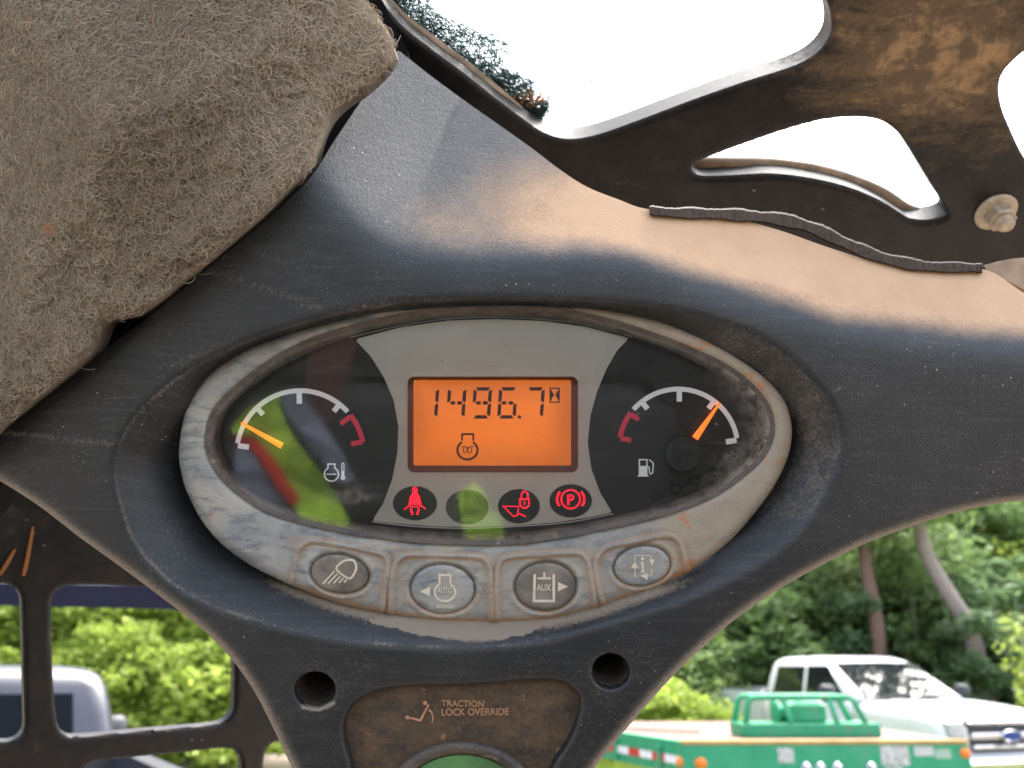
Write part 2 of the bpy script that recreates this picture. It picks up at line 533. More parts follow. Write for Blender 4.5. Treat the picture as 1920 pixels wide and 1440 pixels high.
def mat_leaf(name, lo, hi, trans=0.5):
    t = NT(name); s_ = t.attr('shade')
    c = t.mix(s_, lo, hi)
    t.col(c).p(Roughness=0.5); t.b.inputs['Specular IOR Level'].default_value = 0.3
    tr = t.n.new('ShaderNodeBsdfTranslucent'); t.t.links.new(c, tr.inputs[0])
    mx = t.n.new('ShaderNodeMixShader'); mx.inputs[0].default_value = trans
    t.t.links.new(t.b.outputs[0], mx.inputs[1]); t.t.links.new(tr.outputs[0], mx.inputs[2]); t.t.links.new(mx.outputs[0], t.out.inputs[0])
    return t.m

def mat_pane(name, tint, ior=1.45, dirt=0.0, dcol=(0.3, 0.25, 0.2), scale=30, rough=0.0, boost=1.0, scratch=0.0):
    t = NT(name)
    tr = t.n.new('ShaderNodeBsdfTransparent'); tr.inputs[0].default_value = (*tint, 1)
    gl = t.n.new('ShaderNodeBsdfGlossy'); gl.inputs['Roughness'].default_value = rough
    fr = t.n.new('ShaderNodeFresnel'); fr.inputs[0].default_value = ior
    f = t.math('MULTIPLY', fr.outputs[0], boost)
    mx = t.n.new('ShaderNodeMixShader'); t.t.links.new(f, mx.inputs[0]); t.t.links.new(tr.outputs[0], mx.inputs[1]); t.t.links.new(gl.outputs[0], mx.inputs[2])
    last = mx
    if dirt > 0 or scratch > 0:
        df = t.n.new('ShaderNodeBsdfDiffuse'); df.inputs[0].default_value = (*dcol, 1)
        n = t.noise(scale, 6, 0.65); n2 = t.noise(scale * 9, 4, 0.7)
        k = t.math('MULTIPLY', t.ramp(t.math('MULTIPLY', n, n2), 0.2, 0.5), dirt)
        k = t.math('ADD', k, t.math('MULTIPLY', t.ramp(t.voro(90), 0.06, 0.03), min(1, dirt * 5)))
        ed = t.attr('edge')
        k = t.math('ADD', k, t.math('MULTIPLY', ed, t.ramp(n2, 0.25, 0.6)))
        if scratch:
            sn = t.noise(30, 3, 0.5, t.mapping((1, 1, 45), (0, 0.42, 0)))
            k = t.math('ADD', k, t.math('MULTIPLY', t.ramp(sn, 0.62, 0.72), scratch))
        m2 = t.n.new('ShaderNodeMixShader'); t.t.links.new(k, m2.inputs[0]); t.t.links.new(mx.outputs[0], m2.inputs[1]); t.t.links.new(df.outputs[0], m2.inputs[2])
        last = m2
    t.t.links.new(last.outputs[0], t.out.inputs[0])
    return t.m

M_DASH = mat_dash()
M_BEZEL = mat_bezel()
M_STEEL = mat_steel()
M_MUDPLATE = mat_mud('muddy_switch_plate', (0.13, 0.075, 0.036), (0.025, 0.021, 0.018), (0.36, 0.17, 0.08), 0.60, 75)
M_RIM = mat_mud('dusty_dark_rim', (0.13, 0.10, 0.075), (0.035, 0.033, 0.032), (0.30, 0.22, 0.15), 0.6, 90)
M_FOAM = mat_mud('crumbly_brown_foam', (0.075, 0.048, 0.032), (0.02, 0.014, 0.011), (0.12, 0.075, 0.045), 0.7, 260)
M_TAN = simple('dusty_tan_rubber', (0.30, 0.22, 0.15), 0.85, var=0.25, scale=90, bump=0.3)
M_DIAL = simple('matt_black_dial', (0.012, 0.014, 0.015), 0.5, var=0.3, scale=60)
M_DIAL2 = simple('dull_grey_lamp_strip', (0.035, 0.033, 0.032), 0.6, var=0.3, scale=60)
M_SILVER = simple('satin_silver_print', (0.68, 0.66, 0.61), 0.5, 0.1, 0.05, 40, 0.02)
M_SILVERLINE = simple('pale_silver_line', (0.62, 0.61, 0.59), 0.4)
M_WHITEPRINT = emit('brightened_white_print', (0.9, 0.9, 0.95), 0.035, (0.85, 0.85, 0.86))  # faint glow added so the recessed white print shows brighter
M_REDPRINT = emit('brightened_red_print', (0.75, 0.03, 0.09), 0.04, (0.6, 0.03, 0.07))  # same added glow lifts the red zone
M_NEEDLE = emit('lit_orange_needle', (1.0, 0.20, 0.02), 0.22, (0.9, 0.22, 0.03))
M_HUB = simple('dusty_black_hub', (0.045, 0.045, 0.047), 0.7, var=0.3, scale=200)
M_LCDFRAME = simple('brown_screen_surround', (0.15, 0.095, 0.08), 0.6, var=0.1)
M_SEG = simple('dark_lcd_segment', (0.055, 0.022, 0.01), 0.6, var=0.15, scale=600)
M_LAMP = simple('smoked_lamp_window', (0.022, 0.024, 0.026), 0.35, var=0.1)
M_LAMPDIM = simple('unlit_lamp_symbol', (0.009, 0.01, 0.01), 0.6)
M_REDLIT = emit('lit_red_symbol', (1.0, 0.006, 0.03), 0.26, (0.4, 0.01, 0.03))
M_BTN = simple('rubbed_dark_button', (0.17, 0.145, 0.115), 0.7, var=0.55, scale=55, bump=0.15)
M_BTN2 = M_BEZEL
M_CREAM = simple('cream_button_print', (0.60, 0.50, 0.39), 0.6, var=0.1, scale=200)
M_MUDPRINT = simple('mud_filled_lettering', (0.42, 0.21, 0.115), 0.85, var=0.15, scale=300)
M_GREENLENS = simple('green_switch_face', (0.10, 0.22, 0.08), 0.35, var=0.3, scale=60)
M_BLACK = simple('black_rubber', (0.02, 0.02, 0.021), 0.6)
M_FLEECE = mat_fibre('felt_backing', (0.10, 0.08, 0.06), (0.34, 0.28, 0.215))
M_FIBRE = mat_fibre('felt_fibres', (0.19, 0.148, 0.105), (0.63, 0.515, 0.385))
M_ZINC = simple('dusty_zinc_steel', (0.46, 0.38, 0.28), 0.6, 0.3, 0.2, 200, 0.2)

def lcd_mat():
    t = NT('backlit_orange_screen')
    n = t.noise(18, 3)
    c = t.mix(t.ramp(n, 0.3, 0.7), (0.78, 0.165, 0.016), (0.95, 0.215, 0.020))
    t.col((0.12, 0.035, 0.010)).p(Roughness=0.5)
    t.set(t.b, **{'Emission Color': c, 'Emission Strength': t.math('MULTIPLY', t.attr('glow'), 0.17)})
    return t.m
M_LCD = lcd_mat()

# ------------------------------------------------------------------ outlines measured on the photograph
HOUSING = cr([(745, 96), (757, 102), (800, 136), (870, 188), (940, 237), (1000, 280), (1050, 318), (1100, 350), (1160, 374), (1215, 392), (1340, 402),
              (1450, 428), (1560, 466), (1660, 494), (1760, 503), (1850, 506), (1925, 552), (2020, 592), (2150, 630), (2400, 668),
              (2430, 780), (2400, 890), (2150, 908), (2030, 921), (1920, 938), (1860, 946), (1780, 964), (1700, 990), (1620, 1020), (1540, 1060), (1460, 1105), (1380, 1160),
              (1310, 1220), (1250, 1280), (1190, 1348), (1140, 1408), (1105, 1455), (1075, 1510), (1045, 1580),
              (1000, 1640), (860, 1660), (720, 1645), (650, 1600), (600, 1540), (568, 1480), (538, 1420), (505, 1350), (470, 1285), (425, 1225), (370, 1172), (300, 1118),
              (225, 1062), (150, 1008), (75, 950), (0, 902), (-70, 865), (-80, 850), (-60, 842), (0, 806), (80, 748), (150, 695), (215, 642), (262, 607), (330, 553), (400, 495),
              (500, 412), (583, 331), (625, 267), (667, 204), (725, 118)], 5)
RIDGE = cr([(520, 250), (575, 325), (612, 372), (650, 415), (700, 455), (770, 485), (880, 500), (1000, 498), (1120, 495), (1220, 510), (1330, 548), (1450, 585),
            (1600, 622), (1750, 640), (1920, 655), (2100, 680), (2500, 715)], 6, False)
SHELF = np.concatenate([RIDGE, [(2500, -100), (400, -100)]])
RIM = cr([(216, 870), (222, 925), (250, 1010), (311, 1082), (389, 1130), (505, 1170), (640, 1199), (760, 1210), (880, 1213), (1000, 1203), (1120, 1172),
          (1262, 1130), (1384, 1076), (1471, 1020), (1535, 945), (1575, 850), (1568, 780), (1530, 720), (1460, 655), (1370, 610), (1250, 580), (1100, 566),
          (960, 561), (830, 563), (700, 576), (560, 610), (440, 652), (340, 705), (265, 770), (228, 825)], 5)
BEZ = cr([(336, 840), (340, 885), (352, 925), (386, 987), (440, 1040), (520, 1086), (634, 1131), (719, 1150), (818, 1165), (955, 1168), (1040, 1160), (1110, 1143),
          (1200, 1113), (1294, 1074), (1369, 1014), (1438, 932), (1473, 868), (1485, 815), (1478, 768), (1458, 733), (1420, 696), (1350, 649), (1256, 607), (1162, 583), (1060, 570),
          (960, 565), (816, 569), (712, 582), (609, 605), (523, 630), (455, 658), (393, 700), (351, 762)], 5)
LENS = cr([(387, 830), (400, 872), (437, 916), (506, 960), (592, 985), (678, 1002), (816, 1017), (960, 1018), (1040, 1008), (1125, 992), (1237, 966), (1331, 932),
           (1399, 887), (1436, 848), (1450, 802), (1434, 750), (1374, 693), (1275, 645), (1162, 606), (1055, 582), (960, 577), (816, 581), (712, 599), (644, 617),
           (575, 640), (506, 677), (437, 730), (398, 776)], 5)
def shrink(poly, k, sub=(0, 0)):
    P = np.asarray(poly, float); a = np.roll(P, -1, 0) - np.roll(P, 1, 0)
    n = np.stack([-a[:, 1], a[:, 0]], 1); n /= np.linalg.norm(n, axis=1)[:, None] + 1e-9
    c = P.mean(0); sgn = np.sign(((c - P) * n).sum(1))[:, None]
    sgn = np.sign(sgn.sum()) * np.ones_like(sgn)
    return P + n * sgn * k
SWREC = cr([(648, 1352), (662, 1322), (695, 1300), (742, 1289), (900, 1283), (1010, 1275), (1056, 1280), (1083, 1303), (1084, 1335), (1066, 1385), (1035, 1435), (1012, 1500), (990, 1580),
            (940, 1622), (866, 1632), (780, 1622), (710, 1580), (675, 1500), (660, 1430), (648, 1388)], 5)
HOLE1 = ell(591, 1293, 38, 34); HOLE2 = ell(1145, 1258, 35, 33)

# ------------------------------------------------------------------ dash panel
dash = empty('dash_panel', U(960, 900, 0.34), 'black plastic corner dash panel with tan dust along its upper ledge', 'dashboard')
ridge_l = RIDGE
def d_house(X, Y):
    s = dist_line(ridge_l, X, Y); s = np.where(sdf(SHELF, X, Y) > 0, s, -s)
    d = 0.300 + 0.92 * 0.0002 * softplus(s, 17)
    so = sdf(RIM, X, Y); si = -sdf(BEZ, X, Y)
    gap = np.maximum(so, 0) + np.maximum(si, 0) + 1e-6
    q = np.clip(so / gap, 0, 1)
    dep = 0.0002 * np.clip(gap * 0.95, 50, 110)
    d = d + np.where(so > 0, dep * (0.62 * q ** 0.8 + 0.38 * q ** 2), 0)
    # soft lip just outside the recess
    d = d + 0.0006 * np.exp(-(so / 7.0) ** 2)
    e = sdf(HOUSING, X, Y); Rr = 24.0
    low = smooth01((Y - 560) / 120)
    ee = np.clip(e, 0, Rr)
    d = d + low * 0.0002 * (Rr - np.sqrt(np.maximum(Rr ** 2 - (Rr - ee) ** 2, 0)))
    for h, r in ((SWREC, 14.0), (HOLE1, 7.0), (HOLE2, 7.0)):
        o = np.clip(-sdf(h, X, Y), 0, r)
        d = d + 0.0002 * (r - np.sqrt(np.maximum(r * r - (r - o) ** 2, 0)))
    d = d + 0.0006 * (fbm(X / 260, Y / 260, 5, 2) - 0.4)
    return d
def a_house(X, Y):
    s = dist_line(ridge_l, X, Y); s = np.where(sdf(SHELF, X, Y) > 0, s, -s)
    # dust lies on the ledge, thick to the right and thin on the left shoulder
    amt = smooth01((X - 760) / 420) * 0.95 + 0.05
    left_blue = smooth01((Y - 260) / 190) * smooth01((X - 640) / 200)
    amt = np.maximum(amt * smooth01((Y - 200) / 200), 0.34 * left_blue)
    jag = (fbm(X / 90, Y / 60, 9, 4) - 0.45) * 26
    dust = amt * smooth01((s + jag * .6 + 10) / 85)
    dust = dust * (0.85 + 0.3 * fbm(X / 130, Y / 60, 3, 3))
    so = sdf(RIM, X, Y); si = -sdf(BEZ, X, Y)
    sc = 0.40 * np.exp(-(so / 5.5) ** 2) * (0.3 + 1.1 * vnoise(X / 45, Y / 45, 14)) * smooth01((1300 - X) / 500) * smooth01((X - 150) / 100)  # lip line: edge highlight painted pale through the wear mask
    right = smooth01((X - 1150) / 300)
    sc = np.maximum(sc, np.where((so > 0) & (si > -6), (0.10 + 0.42 * fbm(X / 40, Y / 40, 4, 4)) * right * smooth01((1000 - Y) / 200 + 0.5), 0))
    sc = np.maximum(sc, np.where((so > -10), 0.8 * np.exp(-((si - 6) / 14.0) ** 2) * smooth01((Y - 1060) / 60), 0))
    # mud crust at the bottom of the recess
    crust = 0.95 * smooth01((so + 4 - 34 * np.abs(X - 905) / 170 + 22 * (fbm(X / 26, Y / 30, 8, 3) - .45)) / 5) * smooth01((Y - 1150) / 15) * smooth01((20 - si + 25) / 20)
    sc = np.maximum(sc, crust)
    # pinkish dusty outer roll
    e = sdf(HOUSING, X, Y)
    sc = np.maximum(sc, 0.62 * smooth01((20 - e) / 18) * smooth01((Y - 860) / 60))
    # wipe marks
    for (x0, y0, x1, y1, w, k) in ((10, 812, 215, 832, 9, .42), (395, 508, 600, 575, 11, .33), (640, 590, 720, 565, 12, .34), (1620, 705, 1550, 740, 5, .35), (300, 690, 440, 640, 13, .30), (470, 470, 560, 500, 10, .28)):
        L = np.array([(x0, y0), (x1, y1)], float)
        sc = np.maximum(sc, k * np.exp(-(dist_line(L, X, Y) / w) ** 2) * (0.3 + 1.2 * fbm(X / 7, Y / 5, 2, 3)))
    sc = np.maximum(sc, 0.30 * smooth01((Y - 1200) / 40) * fbm(X / 70, Y / 50, 6, 4))
    sc = np.maximum(sc, 0.9 * np.exp(-(dist_line(np.array([(568, 1326), (600, 1330), (625, 1318)], float), X, Y) / 5) ** 2))
    return {'dust': dust, 'scuff_and_highlight': sc}
field('housing', HOUSING, [shrink(BEZ, 8), SWREC, HOLE1, HOLE2], d_house, 4.0, M_DASH, dash, 0.045, None, a_house)

# screw holes: tubes with a closed floor
M_HOLE = mat_mud('dark_screw_hole', (0.10, 0.06, 0.03), (0.012, 0.011, 0.011), (0.25, 0.14, 0.07), 0.45, 70)
for hx, hy, r in ((591, 1293, 36), (1145, 1258, 33)):
    m = MB(); t = np.linspace(0, 2 * math.pi, 28, endpoint=False)
    rings = []
    for k, (rr, z) in enumerate(((1.06, 0.0022), (1.0, 0.006), (0.98, 0.03), (0.5, 0.031))):
        P = U(hx + r * rr * np.cos(t), hy + r * 0.93 * rr * np.sin(t), np.full(28, 0.3005)) + FW * z
        rings.append([tuple(p) for p in P])
    m.loft(rings, False); n = len(m.v); m.f.append(tuple(range(n - 28, n)))
    m.build('screw_hole', M_HOLE, dash, True, True)

# muddy plate with the traction lock lettering, round switch below it
plate = field('switch_plate', shrink(SWREC, -6), [], lambda X, Y: 0.3055 + 0.0005 * (fbm(X / 80, Y / 60, 3) - .5) + 0 * X, 10.0, M_MUDPLATE, dash)
fl = Flat(0.3048)
fl.text('TRACTION', 828, 907, 1313, 1325, 0.012, R(1.0)).text('LOCK OVERRIDE', 828, 954, 1328, 1341.5, 0.012, R(-0.5))
fl.build('lettering', M_MUDPRINT, plate)
def zz(pts, ox, oy, s_): return [(ox + x * s_, oy + y * s_) for x, y in pts]
fl = Flat(0.3048)
fl.stroke(zz([(708, 440), (768, 456), (810, 376)], 500, 1180, .375), 4.2).disc(764, 1345, 4).disc(797, 1318, 4)
fl.stroke(zz([(826, 466), (832, 448), (828, 425), (820, 408)], 500, 1180, .375), 2.2).poly(zz([(808, 412), (834, 416), (814, 396)], 500, 1180, .375))
fl.build('lock_symbol', M_MUDPRINT, plate)
sw = MB(); t = np.linspace(0, 2 * math.pi, 56, endpoint=False)
rings = []
for rr, d in ((1.06, 0.3058), (1.05, 0.3035), (1.0, 0.3015), (0.93, 0.3010), (0.86, 0.3025), (0.82, 0.306)):
    rings.append([tuple(p) for p in U(866 + 134 * rr * np.cos(t), 1500 + 104 * rr * np.sin(t), np.full(56, d))])
sw.loft(rings, False)
swo = sw.build('round_switch', M_RIM, dash, True, True)
slab('switch_face', ell(866, 1500, 112, 84, 0, 48), 0.3045, 0.003, M_GREENLENS, swo)
swk = MB(); rings = []
for rr, d in ((0.62, 0.3044), (0.60, 0.302), (0.52, 0.3015), (0.4, 0.3017)):
    rings.append([tuple(p) for p in U(866 + 104 * rr * np.cos(t), 1508 + 80 * rr * np.sin(t), np.full(56, d))])
swk.loft(rings, False); n = len(swk.v); swk.f.append(tuple(range(n - 56, n)))
swk.build('switch_rocker', M_BLACK, swo, True, True)

# ------------------------------------------------------------------ instrument cluster
clu = empty('instrument_cluster', U(915, 870, 0.32), 'weathered grey oval gauge cluster with glowing orange hour display and four buttons', 'gauge cluster')
FRAMES = [
    [(545, 1096), (549, 1075), (554, 1050), (563, 1026), (581, 1015), (603, 1016), (657, 1025), (706, 1036), (722, 1045), (728, 1060), (722, 1097), (718, 1146)],
    [(732, 1149), (733, 1097), (739, 1063), (750, 1047), (767, 1041), (829, 1041), (891, 1044), (909, 1051), (919, 1068), (921, 1120), (922, 1164)],
    [(932, 1165), (931, 1097), (935, 1060), (953, 1045), (1015, 1040), (1079, 1037), (1096, 1044), (1105, 1061), (1112, 1102), (1117, 1139)],
    [(1130, 1136), (1121, 1097), (1117, 1058), (1127, 1036), (1145, 1025), (1198, 1013), (1244, 1005), (1265, 1008), (1277, 1022), (1285, 1052), (1290, 1074)]]
FR = [cr(f, 4, False) for f in FRAMES]
BTN = [(637, 1076, 55, 36, R(9)), (830, 1104, 60, 45.5, R(3)), (1023, 1100, 57.5, 45.5, R(-3)), (1204, 1061, 53, 37, R(-9))]
def d_bez(X, Y):
    so = np.clip(sdf(BEZ, X, Y), 0, None); si = np.clip(-sdf(LENS, X, Y), 0, None)
    Rr = 20.0; e = np.clip(so, 0, Rr)
    d = 0.3084 + 0.0002 * (Rr - np.sqrt(np.maximum(Rr ** 2 - (Rr - e) ** 2, 0))) * 0.9
    d = d + 0.0012 * np.exp(-(si / 9.0) ** 2) + 0.0012 * smooth01((so - 20) / 110)
    for f in FR:
        dl = dist_line(f, X, Y)
        d = d - 0.0014 * np.exp(-(dl / 4.6) ** 4) + 0.00012 * np.exp(-((dl - 8) / 2.5) ** 2)
    for cx, cy, rx, ry, ro in BTN:
        s = sdf(ell(cx, cy, rx, ry, ro), X, Y)
        d = d + 0.0016 * smooth01((s + 7) / 9) - 0.0005 * np.exp(-((s + 9) / 5.0) ** 2)
    return d
def a_bez(X, Y):
    g = np.zeros_like(X)
    for f in FR:
        dl = dist_line(f, X, Y)
        g = np.maximum(g, 0.72 * np.exp(-((dl - 6.5) / 3.0) ** 2) + 0.42 * np.exp(-(dl / 4) ** 2))
    for cx, cy, rx, ry, ro in BTN:
        s = sdf(ell(cx, cy, rx, ry, ro), X, Y)
        g = np.maximum(g, 0.75 * np.exp(-((s + 3) / 5) ** 2) * smooth01((Y - cy + 25) / 50))
    so = sdf(BEZ, X, Y)
    g = np.maximum(g, 0.9 * smooth01((16 - so) / 12) * smooth01((Y - 1000) / 60) * smooth01((X - 480) / 120))
    si = -sdf(LENS, X, Y)
    rust = 0.25 + 0.75 * smooth01((X - 1130) / 170) + 0.30 * smooth01((X - 560) / 60) * smooth01((Y - 1000) / 50)
    rust = np.maximum(rust, 0.8 * smooth01((X - 700) / 200) * smooth01((760 - Y) / 100))
    g = np.maximum(g, 0.45 * np.exp(-(si / 6) ** 2))
    return {'groove': g, 'rust': rust}
field('bezel', BEZ, [LENS], d_bez, 2.2, M_BEZEL, clu, 0.012, None, a_bez)

# sloping dark rim inside the bezel
LIN = shrink(LENS, 26)
def d_rim(X, Y):
    s = np.clip(sdf(LENS, X, Y), -3, 40)
    return 0.3092 + 0.0006 * np.exp(-((s - 5) / 4.0) ** 2) + 0.0052 * smooth01(s / 34)
FACE = cr([(414, 826), (424, 862), (452, 902), (512, 942), (600, 968), (698, 984), (816, 997), (960, 998), (1045, 990), (1140, 972), (1240, 946), (1325, 912), (1380, 872),
           (1405, 836), (1412, 800), (1398, 756), (1345, 706), (1262, 658), (1175, 628), (1055, 602), (940, 593), (816, 598), (712, 615), (644, 634), (575, 664), (500, 704), (445, 748), (420, 785)], 5)
field('lens_rim', shrink(LENS, -3), [FACE], d_rim, 4.0, M_RIM, clu)
DF = 0.3154
field('dial_face', shrink(FACE, -10), [rrect(768, 708, 1080, 884, 10)], lambda X, Y: DF + 0 * X, 12.0, M_DIAL, clu, 0.004)
# slightly raised grey strip carrying four unlit warning lamps
strip = [(1118, 985), (1150, 978), (1190, 968), (1210, 952), (1230, 940), (1275, 918), (1320, 893), (1345, 868), (1350, 845), (1372, 838), (1396, 842), (1392, 862), (1360, 890), (1300, 922), (1240, 946), (1180, 964)]
slab('lamp_strip', cr(strip, 3), DF - 0.0008, 0.0006, M_DIAL2, clu)
for x, y in ((1231, 927 + 2), (1268, 914 + 2), (1304, 899 + 1), (1338, 884)):
    m = MB(); tt = np.linspace(0, 2 * math.pi, 20, endpoint=False); rings = []
    for rr, dd in ((11.5, DF - 0.0009), (10.5, DF - 0.0016), (8.5, DF - 0.0012), (3, DF - 0.0011)):
        rings.append([tuple(p) for p in U(x + rr * np.cos(tt), y + rr * .95 * np.sin(tt), np.full(20, dd))])
    m.loft(rings, False); n = len(m.v); m.f.append(tuple(range(n - 20, n)))
    m.build('warning_lamp', M_LAMPDIM, clu, True, True)
# silver centre panel with a cut-out for the display
SILV = [(665, 636), (695, 668), (720, 708), (738, 750), (747, 800), (745, 850), (735, 900), (718, 945), (698, 976), (740, 981), (816, 987), (880, 988.5), (960, 986), (1045, 979), (1105, 970), (1148, 961),
        (1126, 925), (1109, 880), (1102, 830), (1107, 780), (1119, 735), (1138, 690), (1158, 656), (1180, 634), (1100, 613), (1020, 602), (930, 598), (840, 601), (750, 614)]
LCDH = rrect(764, 706, 1084, 886, 12)
silv = field('centre_panel', SILV, [LCDH], lambda X, Y: DF - 0.0012 + 0 * X - 0.0003 * np.exp(-((-sdf(LCDH, X, Y)) / 3.0) ** 2), 6.0, M_SILVER, clu, 0.0011)
f1 = Flat(DF - 0.0016)
f1.stroke(cr([(655, 633), (750, 611), (840, 598), (930, 595), (1020, 599), (1100, 610), (1185, 631)], 4, False), 2.0)
f1.build('border_line', M_SILVERLINE, silv); f1 = Flat(DF - 0.0016)
f1.stroke(cr([(698, 978), (780, 987), (880, 990.5), (1000, 985), (1080, 977), (1150, 963)], 4, False), 2.0)
f1.build('border_line', M_SILVERLINE, silv)
# display
disp = empty('hour_display', (0, 0, 0)); disp.parent = clu
disp.location = (0, 0, 0)
m = MB(); A = rrect(764, 706, 1084, 886, 12); B = rrect(776, 713, 1070, 872, 4)
for poly, dd in ((A, DF - 0.0012), ):
    rings = [[tuple(p) for p in U(A[:, 0], A[:, 1], np.full(len(A), DF - 0.0012))], [tuple(p) for p in U(B[:, 0], B[:, 1], np.full(len(B), DF + 0.0022))]]
m.loft(rings, False)
link_mesh('display_surround', m.v, m.f, M_LCDFRAME, disp)
field('screen', shrink(B, -2), [], lambda X, Y: DF + 0.0020 + 0 * X, 8.0, M_LCD, disp, 0.003, None, lambda X, Y: {'glow': 0.72 + 0.28 * smooth01(sdf(shrink(B, -2), X, Y) / 60) - 0.10 * smooth01((X - 980) / 90)})
DS = DF + 0.0019
def seg7(f, x, y, w, h, segs, sk=0.07, t=6.5):
    g = 1.0
    def pt(u, v): return (x + u + (h / 2 - v) * sk, y + v)
    S = {'a': [(t * .5 + g, 0), (w - t * .5 - g, 0), (w - t - g, t), (t + g, t)],
         'd': [(t + g, h - t), (w - t - g, h - t), (w - t * .5 - g, h), (t * .5 + g, h)],
         'f': [(0, t * .5 + g), (t, t + g), (t, h / 2 - t * .5 - g), (t * .4, h / 2 - g), (0, h / 2 - g - 1)],
         'e': [(0, h / 2 + g + 1), (t * .4, h / 2 + g), (t, h / 2 + t * .5 + g), (t, h - t - g), (0, h - t * .5 - g)],
         'b': [(w, t * .5 + g), (w, h / 2 - g - 1), (w - t * .4, h / 2 - g), (w - t, h / 2 - t * .5 - g), (w - t, t + g)],
         'c': [(w, h / 2 + g + 1), (w, h - t * .5 - g), (w - t, h - t - g), (w - t, h / 2 + t * .5 + g), (w - t * .4, h / 2 + g)],
         'g': [(t * .6 + g, h / 2), (t + g + 1, h / 2 - t * .5), (w / 2 - 2, h / 2 - t * .5), (w / 2 - 2, h / 2 + t * .5), (t + g + 1, h / 2 + t * .5)],
         'h': [(w - t * .6 - g, h / 2), (w - t - g - 1, h / 2 + t * .5), (w / 2 + 2, h / 2 + t * .5), (w / 2 + 2, h / 2 - t * .5), (w - t - g - 1, h / 2 - t * .5)]}
    for k in segs: f.poly([pt(u, v) for u, v in S[k]])
for ch, x in (('1', 787), ('4', 838), ('9', 886), ('6', 934), ('7', 985)):
    fd = Flat(DS, 2e-6)
    seg7(fd, x, 726, 35, 59, {'1': 'bc', '4': 'fbghc', '9': 'afbghcd', '6': 'afghecd', '7': 'abc'}[ch])
    fd.build('digit', M_SEG, disp)
Flat(DS).poly([(971, 779), (977, 779), (977, 785), (971, 785)]).build('decimal_point', M_SEG, disp)
fd = Flat(DS, 2e-6)
fd.stroke([(1031.5, 728), (1048.5, 728), (1048.5, 754), (1031.5, 754)], 2.4, True)
fd.poly([(1032, 729), (1039, 740), (1032, 753)]).poly([(1048, 729), (1048, 753), (1041, 740)])
fd.build('hourglass_symbol', M_SEG, disp)
fd = Flat(DS, 2e-6)
a = np.radians(np.linspace(58, -238, 36))
fd.stroke([(866.5, 826), (866.5, 814)] + [(887.5, 814), (887.5, 826)], 3.6)
fd.stroke(np.stack([876.5 + 19 * np.cos(a), 844 - 17.5 * np.sin(a)], 1), 4)
fd.arc(872.5, 843.5, 3.6, 120, 420, 1.6, ry=5.5).arc(881, 843.5, 3.6, 120, 420, 1.6, ry=5.5).stroke([(865, 838), (870, 837), (876.5, 839), (884, 837), (889, 838)], 1.6)
fd.build('preheat_symbol', M_SEG, disp)

# gauges
DG = DF - 0.0006
def gauge(name, cx, cy, Rr, white, red, ticks, red_ticks):
    g = empty(name, (0, 0, 0)); g.parent = clu
    f = Flat(DG); f.arc(cx, cy, Rr - 4.5, white[0], white[1], 9.0, 40)
    for a_, l in ticks:
        c, s_ = math.cos(R(a_)), -math.sin(R(a_)); f.stroke([(cx + (Rr - 6) * c, cy + (Rr - 6) * s_), (cx + (Rr - l) * c, cy + (Rr - l) * s_)], 10)
    f.build('scale', M_WHITEPRINT, g)
    f = Flat(DG); f.arc(cx, cy, Rr - 4.5, red[0], red[1], 9.5, 14)
    for a_, l in red_ticks:
        c, s_ = math.cos(R(a_)), -math.sin(R(a_)); f.stroke([(cx + (Rr - 6) * c, cy + (Rr - 6) * s_), (cx + (Rr - l) * c, cy + (Rr - l) * s_)], 9)
    f.build('red_zone', M_REDPRINT, g)
    return g
def needle(g, x0, y0, x1, y1, w0, w1, d):
    a = np.array((x0, y0), float); b = np.array((x1, y1), float); u = (b - a) / np.linalg.norm(b - a); n = np.array((-u[1], u[0]))
    q = np.array([a + n * w0 / 2, a - n * w0 / 2, b - n * w1 / 2, b + n * w1 / 2]); mid = np.array([a, b])
    V = np.concatenate([U(q[:, 0], q[:, 1], np.full(4, d)), U(mid[:, 0], mid[:, 1], np.full(2, d - 0.0005)), U(q[:, 0], q[:, 1], np.full(4, d + 0.0007))])
    link_mesh('needle', V, [(0, 4, 5, 3), (4, 1, 2, 5), (0, 1, 4), (3, 5, 2), (0, 3, 9, 6), (1, 7, 8, 2), (0, 6, 7, 1), (3, 2, 8, 9)], M_NEEDLE, g)
def hub(g, x, y, r):
    m = MB(); tt = np.linspace(0, 2 * math.pi, 32, endpoint=False); rings = []
    for rr, dd in ((r * 1.02, DF - 0.0005), (r, DF - 0.004), (r * .94, DF - 0.0046), (r * .3, DF - 0.0047)):
        rings.append([tuple(p) for p in U(x + rr * np.cos(tt), y + rr * np.sin(tt), np.full(32, dd))])
    m.loft(rings, False); n = len(m.v); m.f.append(tuple(range(n - 32, n)))
    m.build('hub', M_HUB, g, False, True)
g1 = gauge('temperature_gauge', 563, 852, 124, (170, 42), (38, 11), ((172, 27), (133, 22), (91, 29), (52, 22)), ((37, 29), (11.5, 27)))
needle(g1, 529, 836, 452, 793, 12, 5, DF - 0.003); hub(g1, 566, 851, 29)
o_, s_ = (400, 700), .2013
f = Flat(DG)
f.stroke(zz([(1068, 885), (1068, 845), (1132, 845), (1132, 885)], *o_, s_), 2.6)
a = np.radians(np.linspace(60, -240, 32)); f.stroke(np.stack([o_[0] + s_ * (1100 + 66 * np.cos(a)), o_[1] + s_ * (940 - 64 * np.sin(a))], 1), 2.8)
f.stroke(zz([(1052, 945), (1066, 935), (1080, 943), (1092, 935), (1104, 943), (1118, 935), (1130, 943), (1146, 937)], *o_, s_), 2.0)
